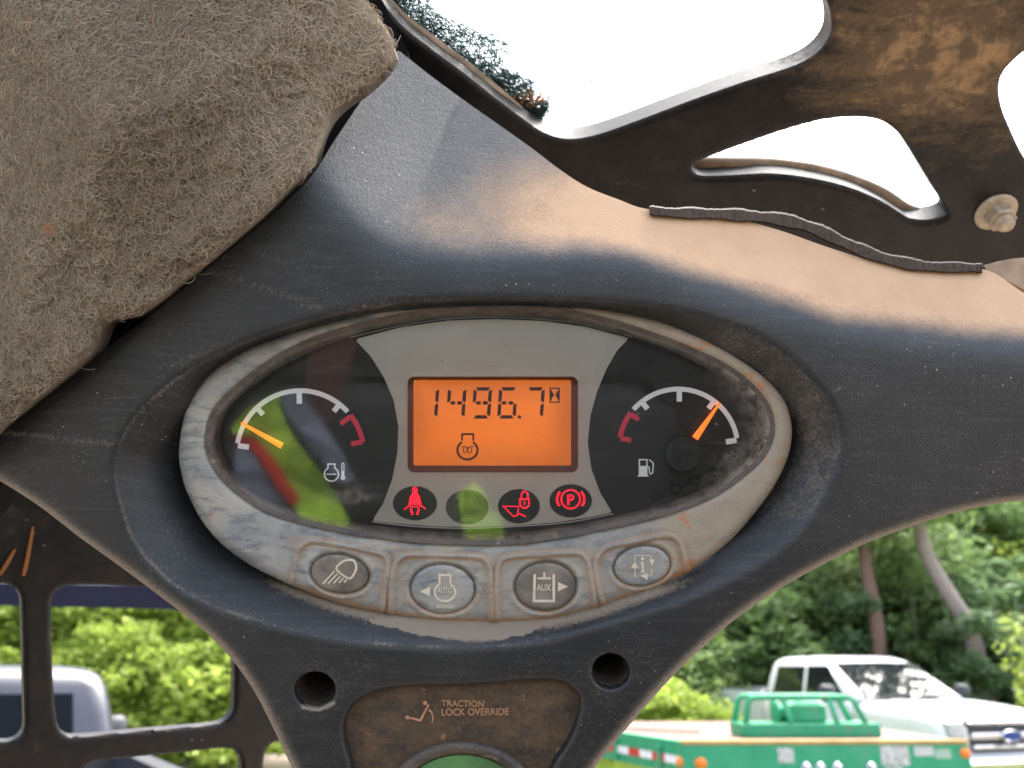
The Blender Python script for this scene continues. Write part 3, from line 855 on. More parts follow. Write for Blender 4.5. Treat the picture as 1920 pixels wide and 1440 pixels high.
f.stroke(zz([(1197, 955), (1197, 845), (1203, 836), (1211, 836), (1217, 845), (1217, 955)], *o_, s_), 1.8).disc(o_[0] + s_ * 1207, o_[1] + s_ * 972, 4.6).poly(zz([(1200, 910), (1214, 910), (1214, 960), (1200, 960)], *o_, s_))
f.build('engine_temperature_symbol', M_WHITEPRINT, g1)
g2 = gauge('fuel_gauge', 1272, 841, 116, (139, 10), (143, 169), ((128, 22), (89, 28), (53, 22), (8, 26)), ((144, 24), (170, 26)))
needle(g2, 1303, 822, 1350, 755, 13, 4, DF - 0.003); hub(g2, 1280, 852, 34)
o_, s_ = (1120, 680), .1945
f = Flat(DG)
f.stroke(zz([(405, 1000), (405, 935), (478, 935), (478, 1000)], *o_, s_), 2.4).poly(zz([(400, 995), (483, 995), (483, 1086), (400, 1086)], *o_, s_)).poly(zz([(387, 1087), (493, 1087), (493, 1098), (387, 1098)], *o_, s_))
f.stroke(zz([(486, 1005), (500, 1007), (503, 1060), (517, 1074), (533, 1062), (540, 970), (498, 933)], *o_, s_), 2.2)
f.build('fuel_pump_symbol', M_WHITEPRINT, g2)
f = Flat(DF - 0.0010)
f.stroke(zz([(1218, 870), (1218, 930), (1252, 900), (1222, 872)], *o_, s_), 1.3).stroke(zz([(1256, 870), (1256, 930)], *o_, s_), 1.3).stroke(zz([(1262, 905), (1290, 880), (1330, 880), (1350, 905), (1325, 935), (1270, 910)], *o_, s_), 1.3).stroke(zz([(1245, 955), (1320, 955), (1340, 970)], *o_, s_), 1.3).disc(o_[0] + s_ * 1300, o_[1] + s_ * 862, 1.8)
f.build('seat_belt_buckle_symbol', M_DIAL2 if False else simple('dim_grey_print', (0.30, 0.31, 0.31), 0.6), g2)

# indicator lamps
o_, s_ = (720, 880), .21875
LAMPS = [(778, 943.5, 41, 32), (876, 950.5, 40, 32), (973, 949, 39, 32), (1070, 939, 39.5, 31)]
for i, (cx, cy, rx, ry) in enumerate(LAMPS):
    lo = slab('indicator_lamp', ell(cx, cy, rx, ry, 0, 44), DF - 0.0015, 0.0002, M_LAMP if i != 1 else simple('unlit_grey_lamp', (0.085, 0.09, 0.085), 0.4), clu)
    e1, e2 = ell(cx, cy, rx + 1.6, ry + 1.6, 0, 44), ell(cx, cy, rx, ry, 0, 44)
    m = MB(); m.loft([[tuple(p) for p in U(e1[:, 0], e1[:, 1], np.full(44, DF - 0.00125))], [tuple(p) for p in U(e2[:, 0], e2[:, 1], np.full(44, DF - 0.0017))]], False)
    m.build('lamp_ring', M_SILVERLINE, lo, False, True)
    f = Flat(DF - 0.0017, 4e-6)
    if i == 0:
        f.disc(o_[0] + s_ * 265, o_[1] + s_ * 177, 5.4, 6.2).poly(zz([(243, 203), (287, 203), (308, 235), (322, 303), (210, 303), (222, 235)], *o_, s_))
        f.stroke(zz([(172, 345), (212, 312), (240, 320), (290, 320), (320, 310), (355, 340)], *o_, s_), 2.4).stroke(zz([(228, 332), (246, 390)], *o_, s_), 4).stroke(zz([(300, 332), (284, 390)], *o_, s_), 4)
        mm = M_REDLIT
    elif i == 1:
        f.disc(o_[0] + s_ * 712, o_[1] + s_ * 225, 7).poly(zz([(690, 262), (735, 262), (748, 345), (810, 345), (812, 362), (675, 362)], *o_, s_)).disc(o_[0] + s_ * 632, o_[1] + s_ * 278, 4.4)
        f.poly(zz([(622, 305), (645, 305), (650, 375), (795, 372), (795, 385), (632, 390)], *o_, s_)).stroke(zz([(660, 405), (760, 402)], *o_, s_), 2).stroke(zz([(765, 210), (800, 230), (822, 265), (828, 300)], *o_, s_), 1.8)
        mm = M_LAMPDIM
    elif i == 2:
        f.stroke(zz([(1178, 255), (1178, 215), (1190, 194), (1205, 188), (1220, 194), (1232, 215), (1232, 255)], *o_, s_), 3.0)
        f.stroke(zz([(1166, 256), (1244, 256), (1244, 305), (1228, 325), (1205, 332), (1182, 325), (1166, 305)], *o_, s_), 3.0, True).disc(o_[0] + s_ * 1205, o_[1] + s_ * 285, 2).stroke(zz([(1205, 285), (1205, 308)], *o_, s_), 1.6)
        f.stroke(zz([(1022, 316), (1154, 318), (1144, 394), (1110, 404)], *o_, s_), 2.0, True).stroke(zz([(1150, 376), (1215, 404)], *o_, s_), 2.6)
        mm = M_REDLIT
    else:
        f.ring(o_[0] + s_ * 1600, o_[1] + s_ * 256, 17.5, 3.2).text('P', o_[0] + s_ * 1570, o_[0] + s_ * 1632, o_[1] + s_ * 215, o_[1] + s_ * 305, 0.03)
        f.arc(o_[0] + s_ * 1600, o_[1] + s_ * 256, 25.5, 140, 215, 4.5, 14, 22).arc(o_[0] + s_ * 1600, o_[1] + s_ * 256, 25.5, 40, -35, 4.5, 14, 22)
        mm = M_REDLIT
    f.build('symbol', mm, lo)

# push buttons with printed symbols
LB = ('dark rubbed button with headlamp symbol', 'pale button marked AUTO', 'dark rubbed button marked AUX', 'pale button with letter i between arrows')
for i, (cx, cy, rx, ry, ro) in enumerate(BTN):
    m = MB(); rings = []
    for rr, d in ((1.0, 0.3124), (0.985, 0.3092), (0.95, 0.3085), (0.8, 0.3083), (0.45, 0.3084), (0.1, 0.3085)):
        e = ell(cx, cy, rx * rr, ry * rr, ro, 48); rings.append([tuple(p) for p in U(e[:, 0], e[:, 1], np.full(48, d))])
    m.loft(rings, False); n = len(m.v); m.f.append(tuple(range(n - 48, n)))
    b = m.build('button', M_BTN if i in (0, 2) else M_BTN2, clu, True, True)
    b['label'] = LB[i]
    for nm_, vv in (('rust', 0.28), ('groove', 0.1)):
        at_ = b.data.attributes.new(nm_, 'FLOAT', 'POINT'); at_.data.foreach_set('value', np.full(len(b.data.vertices), vv, np.float32))
    f = Flat(0.30822, 6e-6)
    if i == 0:
        q = (520, 960, .22917)
        f.stroke(cr(zz([(482, 466), (520, 415), (572, 393), (622, 397), (643, 432), (640, 480), (598, 542), (545, 522)], *q), 3), 4.0, True)
        for p0, p1 in (((466, 485), (372, 588)), ((490, 506), (415, 586)), ((516, 525), (460, 582)), ((542, 540), (504, 580)), ((568, 552), (545, 577))): f.stroke(zz([p0, p1], *q), 3.0)
    elif i == 1:
        q = (520, 960, .22917)
        f.stroke(zz([(1327, 585), (1327, 516), (1416, 516), (1416, 585)], *q), 4.2)
        a = np.radians(np.linspace(59, -239, 36)); f.stroke(np.stack([q[0] + q[2] * (1372 + 84 * np.cos(a)), q[1] + q[2] * (655 - 74 * np.sin(a))], 1), 4.4)
        f.poly(zz([(1168, 650), (1250, 610), (1250, 690)], *q))
    elif i == 2:
        q = (900, 960, .22917)
        f.stroke(zz([(448, 508), (442, 728), (604, 728), (603, 508)], *q), 5.0).stroke(zz([(526, 490), (526, 534)], *q), 4.4).stroke(zz([(470, 543), (580, 543)], *q), 4.2)
        f.poly(zz([(638, 573), (722, 610), (638, 650)], *q))
    else:
        q = (900, 960, .22917)
        f.stroke(zz([(1288, 528), (1268, 522), (1268, 455)], *q), 1.8).poly(zz([(1234, 460), (1296, 460), (1265, 405)], *q)).stroke(zz([(1265, 398), (1268, 356), (1394, 356), (1405, 388)], *q), 1.8).poly(zz([(1380, 385), (1430, 388), (1408, 440)], *q))
        f.stroke(zz([(1405, 465), (1402, 512), (1370, 526)], *q), 1.8).poly(zz([(1310, 520), (1372, 498), (1370, 558)], *q))
        f.disc(900 + .22917 * 1330, 960 + .22917 * 382, 3.2).poly(zz([(1312, 410), (1340, 410), (1342, 482), (1352, 484), (1350, 494), (1312, 494), (1312, 484), (1322, 482), (1322, 422), (1312, 420)], *q))
    f.build('symbol', M_CREAM, b)
    if i in (1, 2):
        f = Flat(0.30818, 6e-6)
        if i == 1: f.text('AUTO', 819.5, 848, 1101, 1112, 0.02, R(-1)).text('n/min', 818, 852, 1131.5, 1141, 0.02)
        else: f.text('AUX', 1006, 1033.5, 1095, 1108, 0.02)
        f.build('lettering', M_CREAM, b)

# clear lens over the dials
M_LENS = mat_pane('scratched_clear_lens', (0.95, 0.95, 0.95), 1.52, 0.05, (0.32, 0.28, 0.23), 35, 0.04, 1.4, 0.08)
def a_lens(X, Y):
    s = sdf(LENS, X, Y)
    e = 0.55 * smooth01((22 - s) / 22) + 0.30 * smooth01((X - 1300) / 120) * smooth01((75 - s) / 60)
    e = np.maximum(e, 0.5 * np.exp(-(((X - 670) / 45) ** 2 + ((Y - 930) / 16) ** 2)) * vnoise(X / 18, Y / 5, 3))
    return {'edge': e}
field('lens', shrink(LENS, 2), [], lambda X, Y: 0.3102 + 0 * X, 9.0, M_LENS, clu, 0, None, a_lens)

# ------------------------------------------------------------------ felt headliner
pad = empty('headliner_pad', U(300, 300, 0.30), 'frayed brown-grey felt headliner pad with curly fibres in the upper left', 'headliner')
PAD = cr([(-90, -90), (300, -90), (640, -90), (668, -20), (700, 20), (728, 60), (738, 92), (720, 122), (684, 156), (648, 180), (620, 206), (600, 242), (590, 278), (577, 318), (520, 374),
          (460, 428), (400, 480), (330, 535), (285, 570), (248, 590), (212, 594), (188, 604), (176, 632), (160, 665), (120, 702), (60, 752), (0, 802), (-90, 868), (-100, 400)], 4)
def d_pad(X, Y):
    s = np.clip(sdf(PAD, X, Y), 0, None)
    Rr = 46.0; e = np.clip(s, 0, Rr)
    d = 0.286 + 0.00024 * (Rr - np.sqrt(np.maximum(Rr ** 2 - (Rr - e) ** 2, 0))) - 0.030 * smooth01(s / 520)
    # the flap folds back along a crease towards the upper right corner
    cre = ((X - 330) * 0.80 + (Y - 0) * -0.28) / 100.0
    d = d + 0.016 * smooth01((X - 280 - (300 - Y) * 0.25) / 330) * smooth01((420 - Y) / 300)
    L = np.array([(210, 540), (330, 500), (430, 425), (480, 330), (470, 250)], float)
    d = d + 0.0008 * np.exp(-(dist_line(L, X, Y) / 24) ** 2) - 0.0007 * np.exp(-((dist_line(L, X, Y) - 40) / 24) ** 2)
    d = d - 0.0020 * (fbm(X / 160, Y / 160, 21, 2) - 0.45) - 0.0030 * (vnoise(X / 15, Y / 15, 31) - 0.5) * smooth01(s / 25)
    return d
M_tmp = lambda X, Y: {'shade': np.clip(fbm(X / 60, Y / 60, 2, 4), 0, 1) * 0.8}
GAP_SHEET = cr([(-100, -100), (600, -100), (690, -40), (745, 60), (765, 120), (700, 230), (640, 320), (560, 420), (420, 540), (300, 640), (180, 730), (60, 830), (-100, 940)], 3)
field('gap_shade_sheet', GAP_SHEET, [], lambda X, Y: d_house(X, np.maximum(Y, 120)) + 0.022, 25.0, simple('gap_shade_black', (0.004, 0.004, 0.005), 0.9, spec=0.1), pad, 0.02)  # black sheet added behind the felt so the gap shows dark
field('felt', PAD, [], d_pad, 5.0, M_FLEECE, pad, 0.012, None, M_tmp)
def fibres(n, edge_only, seed, wid, rad, lift, name):
    g = np.random.default_rng(seed)
    X = g.uniform(-85, 745, n * 3); Y = g.uniform(-85, 860, n * 3)
    s = sdf(PAD, X, Y)
    keep = (s > 0) & (s < 14) & (((Y < 330) & (X > 560)) | (g.random(n * 3) < 0.10) | ((Y > 570) & (Y < 680) & (g.random(n * 3) < 0.4))) if edge_only else (s > 2)
    X, Y = X[keep][:n], Y[keep][:n]; n = len(X)
    d0 = d_pad(X, Y)
    K = 8
    a0 = g.uniform(0, 2 * math.pi, n); turn = g.normal(0, 1, n) * 0.3 + np.where(g.random(n) < .5, .62, -.62)
    if edge_only:
        eps = 2.0
        gx = sdf(PAD, X + eps, Y) - sdf(PAD, X - eps, Y); gy = sdf(PAD, X, Y + eps) - sdf(PAD, X, Y - eps)
        a0 = np.arctan2(-gy, -gx) + g.normal(0, 0.7, n); turn = g.normal(0, 0.45, n)
    st = rad * g.uniform(0.6, 1.3, n)
    px, py = X.copy(), Y.copy(); ang = a0.copy(); P = []; AN = []
    peak = g.uniform(0.1, 1.0, n) * lift
    for k in range(K):
        z = d0 - peak * math.sin(math.pi * (k + 0.4) / K) - 0.0002
        P.append((px.copy(), py.copy(), z)); AN.append(ang.copy())
        px = px + st * np.cos(ang); py = py + st * np.sin(ang); ang = ang + turn
    w = wid * g.uniform(0.6, 1.25, n)
    if not edge_only:
        far = np.minimum(sdf(PAD, px, py), sdf(PAD, P[4][0], P[4][1]))
        fray = ((Y < 330) & (X > 560)) | ((Y > 575) & (Y < 660) & (X > 150))
        ok = (far > -1) | (fray & (far > -9))
        X, Y, w = X[ok], Y[ok], w[ok]; n = len(X)
        P = [tuple(q[ok] for q in p_) for p_ in P]; AN = [q[ok] for q in AN]
    V = np.zeros((n, K, 2, 3))
    for k in range(K):
        x, y, z = P[k]; nx = -np.sin(AN[k]); ny = np.cos(AN[k]); ww = w * (0.55 if k in (0, K - 1) else 1.0)
        V[:, k, 0] = U(x + nx * ww / 2, y + ny * ww / 2, z - 0.00003); V[:, k, 1] = U(x - nx * ww / 2, y - ny * ww / 2, z + 0.00003)
    base = (np.arange(n) * K * 2)[:, None, None]
    q = np.array([[2 * k, 2 * k + 1, 2 * k + 3, 2 * k + 2] for k in range(K - 1)])[None]
    Fq = (base + q).reshape(-1, 4)
    tone = np.clip(fbm(X / 150, Y / 150, 12, 3) * 1.1 - 0.15, 0, 1)
    right = smooth01((X - 330 - (250 - Y) * 0.1) / 260) * smooth01((430 - Y) / 200)
    sh = np.clip(g.beta(1.6, 2.2, n) * (0.45 + 0.5 * tone) + 0.22 * right, 0, 1)  # upper right fibres toned lighter, roof window light put into the colour
    o = link_mesh(name, V.reshape(-1, 3), Fq, M_FIBRE, pad, False, {'shade': np.repeat(sh, K * 2)})
    o['kind'] = 'stuff'
    return o
fibres(112000, False, 3, 0.85, 4.3, 0.0009, 'felt_fibres')
fibres(420, True, 5, 1.3, 5.0, 0.0010, 'frayed_edge')

# ------------------------------------------------------------------ cab roof plate, window, seals
RA, RB = 0.535, 0.95
def roof_z(px, py, off=0.0): return (RA + off) / (1 + RB * (720 - np.asarray(py, float)) / F)
def place_roof(off=0.0): return lambda X, Y, D: U(X, Y, roof_z(X, Y, off))
nrm = (RB * UPV + FW); nrm = nrm / np.linalg.norm(nrm)          # pointing away from the camera
HA = cr([(668, -90), (700, -20), (745, 42), (800, 88), (870, 140), (940, 195), (990, 232), (1020, 251), (1060, 263), (1110, 258), (1180, 235), (1300, 190), (1400, 155), (1480, 130),
         (1525, 108), (1552, 80), (1561, 50), (1556, 15), (1540, -30), (1525, -90), (1100, -100)], 5)
HB = cr([(1298, 320), (1305, 308), (1330, 297), (1400, 271), (1480, 244), (1545, 227), (1600, 222), (1645, 226), (1675, 242), (1700, 270), (1730, 318), (1760, 368), (1779, 396), (1772, 408),
         (1740, 415), (1708, 412), (1690, 402), (1655, 380), (1600, 356), (1530, 338), (1450, 328), (1380, 331), (1315, 332)], 5)
HC = cr([(2250, 20), (2050, 50), (1945, 88), (1897, 121), (1876, 158), (1880, 200), (1895, 240), (1925, 300), (1965, 338), (2060, 350), (2250, 340)], 5)
ROOF = np.array([(-120, 900), (-120, -140), (1000, -140), (2480, -140), (2480, 660), (1500, 640), (900, 640), (300, 760)], float)
roof = empty('roof_plate', U(1400, 400, 0.45), 'black steel cab roof plate with cut-out openings and rusty mud stains', 'roof plate')
def a_roof(X, Y):
    r = 1.2 * np.exp(-(((X - 1760) / 280) ** 2 + ((Y - 100) / 190) ** 2))
    r = np.maximum(r, 0.42 * np.exp(-(((X - 1420) / 160) ** 2 + ((Y - 250) / 40) ** 2)))
    r = np.maximum(r, 0.38 * np.exp(-(((X - 1130) / 120) ** 2 + ((Y - 320) / 45) ** 2)))
    r = r * smooth01((480 - Y) / 160)
    return {'rust': r + 0.03}
def d_roof(X, Y): return 0 * X
def place_plate(X, Y, D):
    # openings have a soft rolled edge
    e = np.minimum(np.minimum(-sdf(HA, X, Y), -sdf(HB, X, Y)), -sdf(HC, X, Y)); e = np.clip(e, 0, 7)
    return U(X, Y, roof_z(X, Y, 0.0)) + ((7 - np.sqrt(np.maximum(49 - (7 - e) ** 2, 0))) * 0.00028)[:, None] * nrm
field('plate', ROOF, [HA, HB, HC], d_roof, 7.0, M_STEEL, roof, 0.013, nrm, a_roof, place_plate)

win = empty('roof_window', U(1300, 100, 0.42), 'clear dirty roof window above the cut-outs of the black roof plate', 'window')
M_ROOFPANE = mat_pane('dirty_polycarbonate', (0.97, 0.985, 0.985), 1.45, 0.05, (0.30, 0.20, 0.12), 14, 0.0)
PANE = np.array([(560, -200), (2480, -200), (2480, 440), (1800, 430), (1300, 395), (1000, 330)], float)
field('pane', PANE, [], d_roof, 40.0, M_ROOFPANE, win, 0.004, nrm, None, lambda X, Y, D: U(X, Y, roof_z(X, Y, 0.026)) + 0)
def seal(name, pts, off, r, label):
    P = cr(pts, 6, False); V = U(P[:, 0], P[:, 1], roof_z(P[:, 0], P[:, 1], off))
    m = MB(); m.tube([tuple(v) for v in V], r, 8)
    o = m.build(name, M_TAN, None, True); tag(o, label, 'seal')
    return o
seal('window_seal', [(1290, 318), (1318, 309), (1380, 309), (1450, 311), (1530, 322), (1600, 342), (1655, 366), (1700, 395), (1740, 402), (1800, 400)], 0.020, 0.0042, 'tan rounded window seal inside the triangular roof opening')
seal('window_seal', [(660, -60), (705, -10), (752, 38), (806, 80), (875, 132), (944, 188), (1000, 238)], 0.020, 0.0040, 'brown window seal along the left edge of the largest roof opening')

# mud flecks and wet needle litter lying on the roof window
deb = empty('leaf_litter', U(880, 120, roof_z(880, 120, 0.02)), 'dark teal pine needle litter lying on the roof window', 'leaf litter')
g = np.random.default_rng(11); V = []; Fc = []; shd = []
LL = cr([(722, -20), (760, 20), (806, 58), (860, 98), (905, 134), (950, 170), (985, 205), (1008, 228)], 8, False)
nd = np.array((0.62, -0.78))
for i in range(6000):
    k = g.integers(0, len(LL)); tt = k / len(LL)
    wd = 78 * (0.35 + 0.65 * math.sin(math.pi * min(1, 0.15 + tt * .85)) ** .8) * (0.35 + 1.0 * float(vnoise(np.array(tt * 14.0), np.array(0.3), 17)))
    c = LL[k] + nd * (wd * g.random() ** 1.5 - 6) + g.normal(0, 3, 2)
    a = g.normal(0.5, 0.75); L = g.uniform(5, 22); w = g.uniform(0.4, 1.0)
    u = np.array((math.cos(a), math.sin(a))); n = np.array((-u[1], u[0])) * w
    p = np.array([c - u * L / 2 - n, c + u * L / 2 - n * .3, c + u * L / 2 + n * .3, c - u * L / 2 + n])
    of = 0.026 + g.uniform(0, 0.006)
    b = len(V); V += U(p[:, 0], p[:, 1], roof_z(p[:, 0], p[:, 1], of)).tolist(); Fc.append((b, b + 1, b + 2, b + 3)); shd += [g.random()] * 4
M_NEEDLES = mat_leaf('wet_pine_needles', (0.02, 0.045, 0.045), (0.08, 0.14, 0.13), 0.6)
o = link_mesh('needles', V, Fc, M_NEEDLES, deb, False, {'shade': shd}); o['kind'] = 'stuff'
M_MUDSPOT = mat_leaf('orange_mud_clot', (0.62, 0.33, 0.14), (0.65, 0.38, 0.18), 0.75)
def clots(name, cx, cy, sx, sy, n, label, seed):
    g = np.random.default_rng(seed); m = MB()
    for i in range(n):
        x, y = cx + g.normal() * sx, cy + g.normal() * sy; r = g.uniform(0.0002, 0.0009)
        c = U(x, y, roof_z(x, y, 0.0255)); k = []
        for q in range(6):
            a = q * math.pi / 3 + g.uniform(-.3, .3); rr = r * g.uniform(.6, 1.3)
            k.append(c + RT * math.cos(a) * rr + UPV * math.sin(a) * rr)
        m.loft([[tuple(p) for p in k], [tuple(p + nrm * r * .6 + (c - p) * .4) for p in k]])
    o = m.build(name, M_MUDSPOT, None, False); tag(o, label, 'mud', None, 'stuff')
clots('mud_clots', 1000, 182, 16, 9, 90, 'orange mud clots at the tip of the needle litter on the roof window', 3)
clots('mud_clots', 1346, 152, 6, 3, 10, 'small orange mud clots above the middle of the sloping roof bar', 4)
clots('mud_clots', 1752, 384, 12, 4, 14, 'orange mud clots in the right corner of the triangular roof opening', 5)
clots('mud_clots', 1180, 130, 150, 70, 6, 'scattered tiny mud flecks on the bright middle of the roof window', 6)

# foam strip between the dash ledge and the roof plate
FP = cr([(1218, 394), (1260, 398), (1330, 400), (1400, 404), (1480, 414), (1540, 434), (1600, 462), (1660, 484), (1730, 498), (1800, 501), (1842, 502)], 14, False)
m = MB(); rings = []
dd = d_house(FP[:, 0], FP[:, 1] + 8)
for i, (x, y) in enumerate(FP):
    th = 11.5 + 1.5 * math.sin(i * .37) + random.uniform(-.8, .8)
    th *= (0.95 + 0.5 * math.sin(math.pi * i / len(FP)))
    d = dd[i] - 0.001 + random.uniform(-.0003, .0003)
    y = y + random.uniform(-.5, .5)
    rings.append([tuple(U(x, y + th * .8, d + .001)), tuple(U(x, y + th * .62, d - 0.0018)), tuple(U(x, y - th * .55, d - 0.0012)), tuple(U(x, y - th * .75, d + 0.002)), tuple(U(x, y - th * .5, d + 0.05)), tuple(U(x, y + th * .6, d + 0.05))])
m.loft(rings)
tag(m.build('foam_strip', M_FOAM, None, False), 'crumbling brown foam strip between dusty ledge and black roof plate', 'foam strip')
# neighbouring trim at the right edge
field_o = field('trim_panel', cr([(1846, 502), (1870, 492), (1930, 482), (2200, 470), (2440, 470), (2430, 700), (2200, 640), (2020, 592), (1925, 545)], 4), [], lambda X, Y: 0.352 + 0.0003 * (Y - 520) * -0.2 + 0 * X, 8.0, M_TAN, None, 0.03)
tag(field_o, 'dusty tan trim panel corner beside the right end of the foam strip', 'trim panel')

# flange nut on the roof plate
bc = U(1866, 396, roof_z(1866, 396)) - nrm * 0.0005
bolt = empty('flange_nut', bc, 'dusty zinc flange nut with protruding stud on the roof plate', 'nut')
m = MB(); m.lathe((0, 0, 0), -nrm, [(0.0125, -0.0005), (0.0128, 0.001), (0.0115, 0.0024), (0.0085, 0.0032)], 28); m.build('flange', M_ZINC, bolt, False)
m = MB(); m.lathe((0, 0, 0), -nrm, [(0.0080, 0.0028), (0.0087, 0.0034), (0.0087, 0.0100), (0.0078, 0.0112)], 6); m.build('hex_nut', M_ZINC, bolt, False)
m = MB(); m.lathe((0, 0, 0), -nrm, [(0.0046, 0.010)] + [(0.0052 if k % 2 else 0.0044, 0.0112 + k * 0.0009) for k in range(7)] + [(0.0036, 0.0178)], 16); m.build('stud', M_ZINC, bolt, False)
bolt.scale = (.87,) * 3

# ------------------------------------------------------------------ side screen (steel lattice of the left cab wall)
SA, SB = 0.75, 0.90
def side_z(px, py=0, off=0.0): return (SA + off) / (1 - SB * (np.asarray(px, float) - 960) / F)
snr = (-SB * RT + FW); snr = snr / np.linalg.norm(snr)
S1 = rrect(-190, 1094, 46, 1392, 34); S1 = np.where((S1[:, :1] > 0), S1 + np.stack([(S1[:, 1] - 1094) / 298 * 8 - 6, 0 * S1[:, 1]], 1), S1)
S2 = cr([(97, 1150), (99, 1122), (112, 1104), (140, 1097), (220, 1098), (300, 1104), (400, 1112), (432, 1122), (440, 1150), (441, 1220), (440, 1310), (436, 1338), (418, 1355), (380, 1362), (260, 1372), (150, 1382), (122, 1377), (108, 1355), (102, 1300), (98, 1220)], 5)
S3 = cr([(148, 1480), (155, 1450), (178, 1430), (250, 1421), (340, 1412), (420, 1404), (446, 1412), (454, 1435), (455, 1500), (440, 1540), (160, 1540)], 5)
S4 = cr([(494, 1500), (496, 1425), (508, 1398), (535, 1390), (620, 1384), (700, 1384), (720, 1420), (720, 1540), (510, 1540)], 5)
SCR = np.array([(-220, 800), (800, 900), (800, 1600), (-220, 1600)], float)
scr = empty('side_screen', U(200, 1300, 0.55), 'black steel side screen with rounded openings at the lower left', 'screen')
def a_scr(X, Y): return {'rust': 0.30 * smooth01((1160 - Y) / 150) + 0.32 * np.exp(-(((X - 70) / 40) ** 2 + ((Y - 1400) / 50) ** 2)) + 0.28 * np.exp(-(((X - 300) / 160) ** 2 + ((Y - 1395) / 16) ** 2))}
def place_scr(X, Y, D):
    e = np.minimum(np.minimum(-sdf(S1, X, Y), -sdf(S2, X, Y)), np.minimum(-sdf(S3, X, Y), -sdf(S4, X, Y))); e = np.clip(e, 0, 5)
    return U(X, Y, side_z(X, Y)) + ((5 - np.sqrt(np.maximum(25 - (5 - e) ** 2, 0))) * 0.00035)[:, None] * snr
field('lattice', SCR, [S1, S2, S3, S4], d_roof, 6.0, M_STEEL, scr, 0.006, snr, a_scr, place_scr)
for pts in ([(62, 988), (52, 1045), (44, 1080)], [(28, 1030), (16, 1052), (0, 1078)]):
    m = MB(); P = cr(pts, 4, False); V = U(P[:, 0], P[:, 1], side_z(P[:, 0]) - 0.0006)
    n_ = len(V); m.tube([tuple(v) for v in V], [0.0004 + 0.0010 * math.sin(math.pi * (i + 1) / (n_ + 1)) ** .7 * (0.5 + 0.5 * i / n_) for i in range(n_)], 6)
    m.build('mud_streak', M_MUDSPOT, scr, True, True)

# ------------------------------------------------------------------ outdoors: ground
def mat_ground():
    t = NT('grass_and_gravel')
    n1 = t.noise(0.35, 6, 0.6); n2 = t.noise(9, 6, 0.7)
    c = t.mix(t.ramp(n2, 0.3, 0.7), (0.05, 0.085, 0.02), (0.13, 0.17, 0.045))
    gch = t.mix(t.ramp(n2, 0.3, 0.7), (0.14, 0.115, 0.09), (0.22, 0.185, 0.15))
    sx = t.n.new('ShaderNodeSeparateXYZ'); t.t.links.new(t.tc.outputs['Object'], sx.inputs[0])
    yard = t.ramp(t.math('ADD', sx.outputs[1], t.math('MULTIPLY', t.math('SUBTRACT', n1, .5), 6.0)), 10.0, 13.0)
    t.col(t.mix(yard, gch, c)).p(Roughness=0.95, Normal=t.bump(n2, 0.6, 0.05))
    return t.m
m = MB(); N_ = 24
for i in range(N_):
    for j in range(N_):
        pass
gx = np.concatenate([np.linspace(-400, -30, 8), np.linspace(-24, 24, 49), np.linspace(30, 400, 8)])
gy = np.concatenate([np.linspace(-400, -20, 8), np.linspace(-10, 36, 70), np.linspace(40, 500, 8)])
GX, GY = np.meshgrid(gx, gy)
def ground_z(x, y):
    x = np.asarray(x, float); y = np.asarray(y, float)
    bank = np.clip((y - 12.2) * 0.75, 0, 4.5) * smooth01((-1.0 - x) / 2.0)
    rise = np.clip((y - 19.5) * 0.55, 0, 6.0) * smooth01((x + 4.0) / 2.0)
    return bank + rise + 0.06 * (fbm(x / 3 + 100, y / 3 + 100, 4, 2) - .4)
GZ = ground_z(GX, GY)
ii = np.arange(GX.size).reshape(GX.shape)
fq = np.stack([ii[:-1, :-1].ravel(), ii[:-1, 1:].ravel(), ii[1:, 1:].ravel(), ii[1:, :-1].ravel()], 1)
go = link_mesh('ground', np.stack([GX.ravel(), GY.ravel(), GZ.ravel()], 1), fq, mat_ground(), None, True)
go['kind'] = 'structure'

# ------------------------------------------------------------------ vegetation
M_LEAFA = mat_leaf('mid_green_leaves', (0.11, 0.18, 0.065), (0.28, 0.40, 0.14))
M_LEAFB = mat_leaf('yellow_green_leaves', (0.19, 0.27, 0.04), (0.45, 0.56, 0.11))
M_LEAFC = mat_leaf('dark_green_leaves', (0.10, 0.17, 0.085), (0.23, 0.34, 0.15))
M_BARK = mat_mud('grey_brown_bark', (0.33, 0.27, 0.24), (0.16, 0.13, 0.11), (0.38, 0.33, 0.29), 0.8, 7)
M_BARK2 = mat_mud('reddish_bark', (0.19, 0.115, 0.085), (0.08, 0.05, 0.04), (0.25, 0.17, 0.13), 0.8, 5)

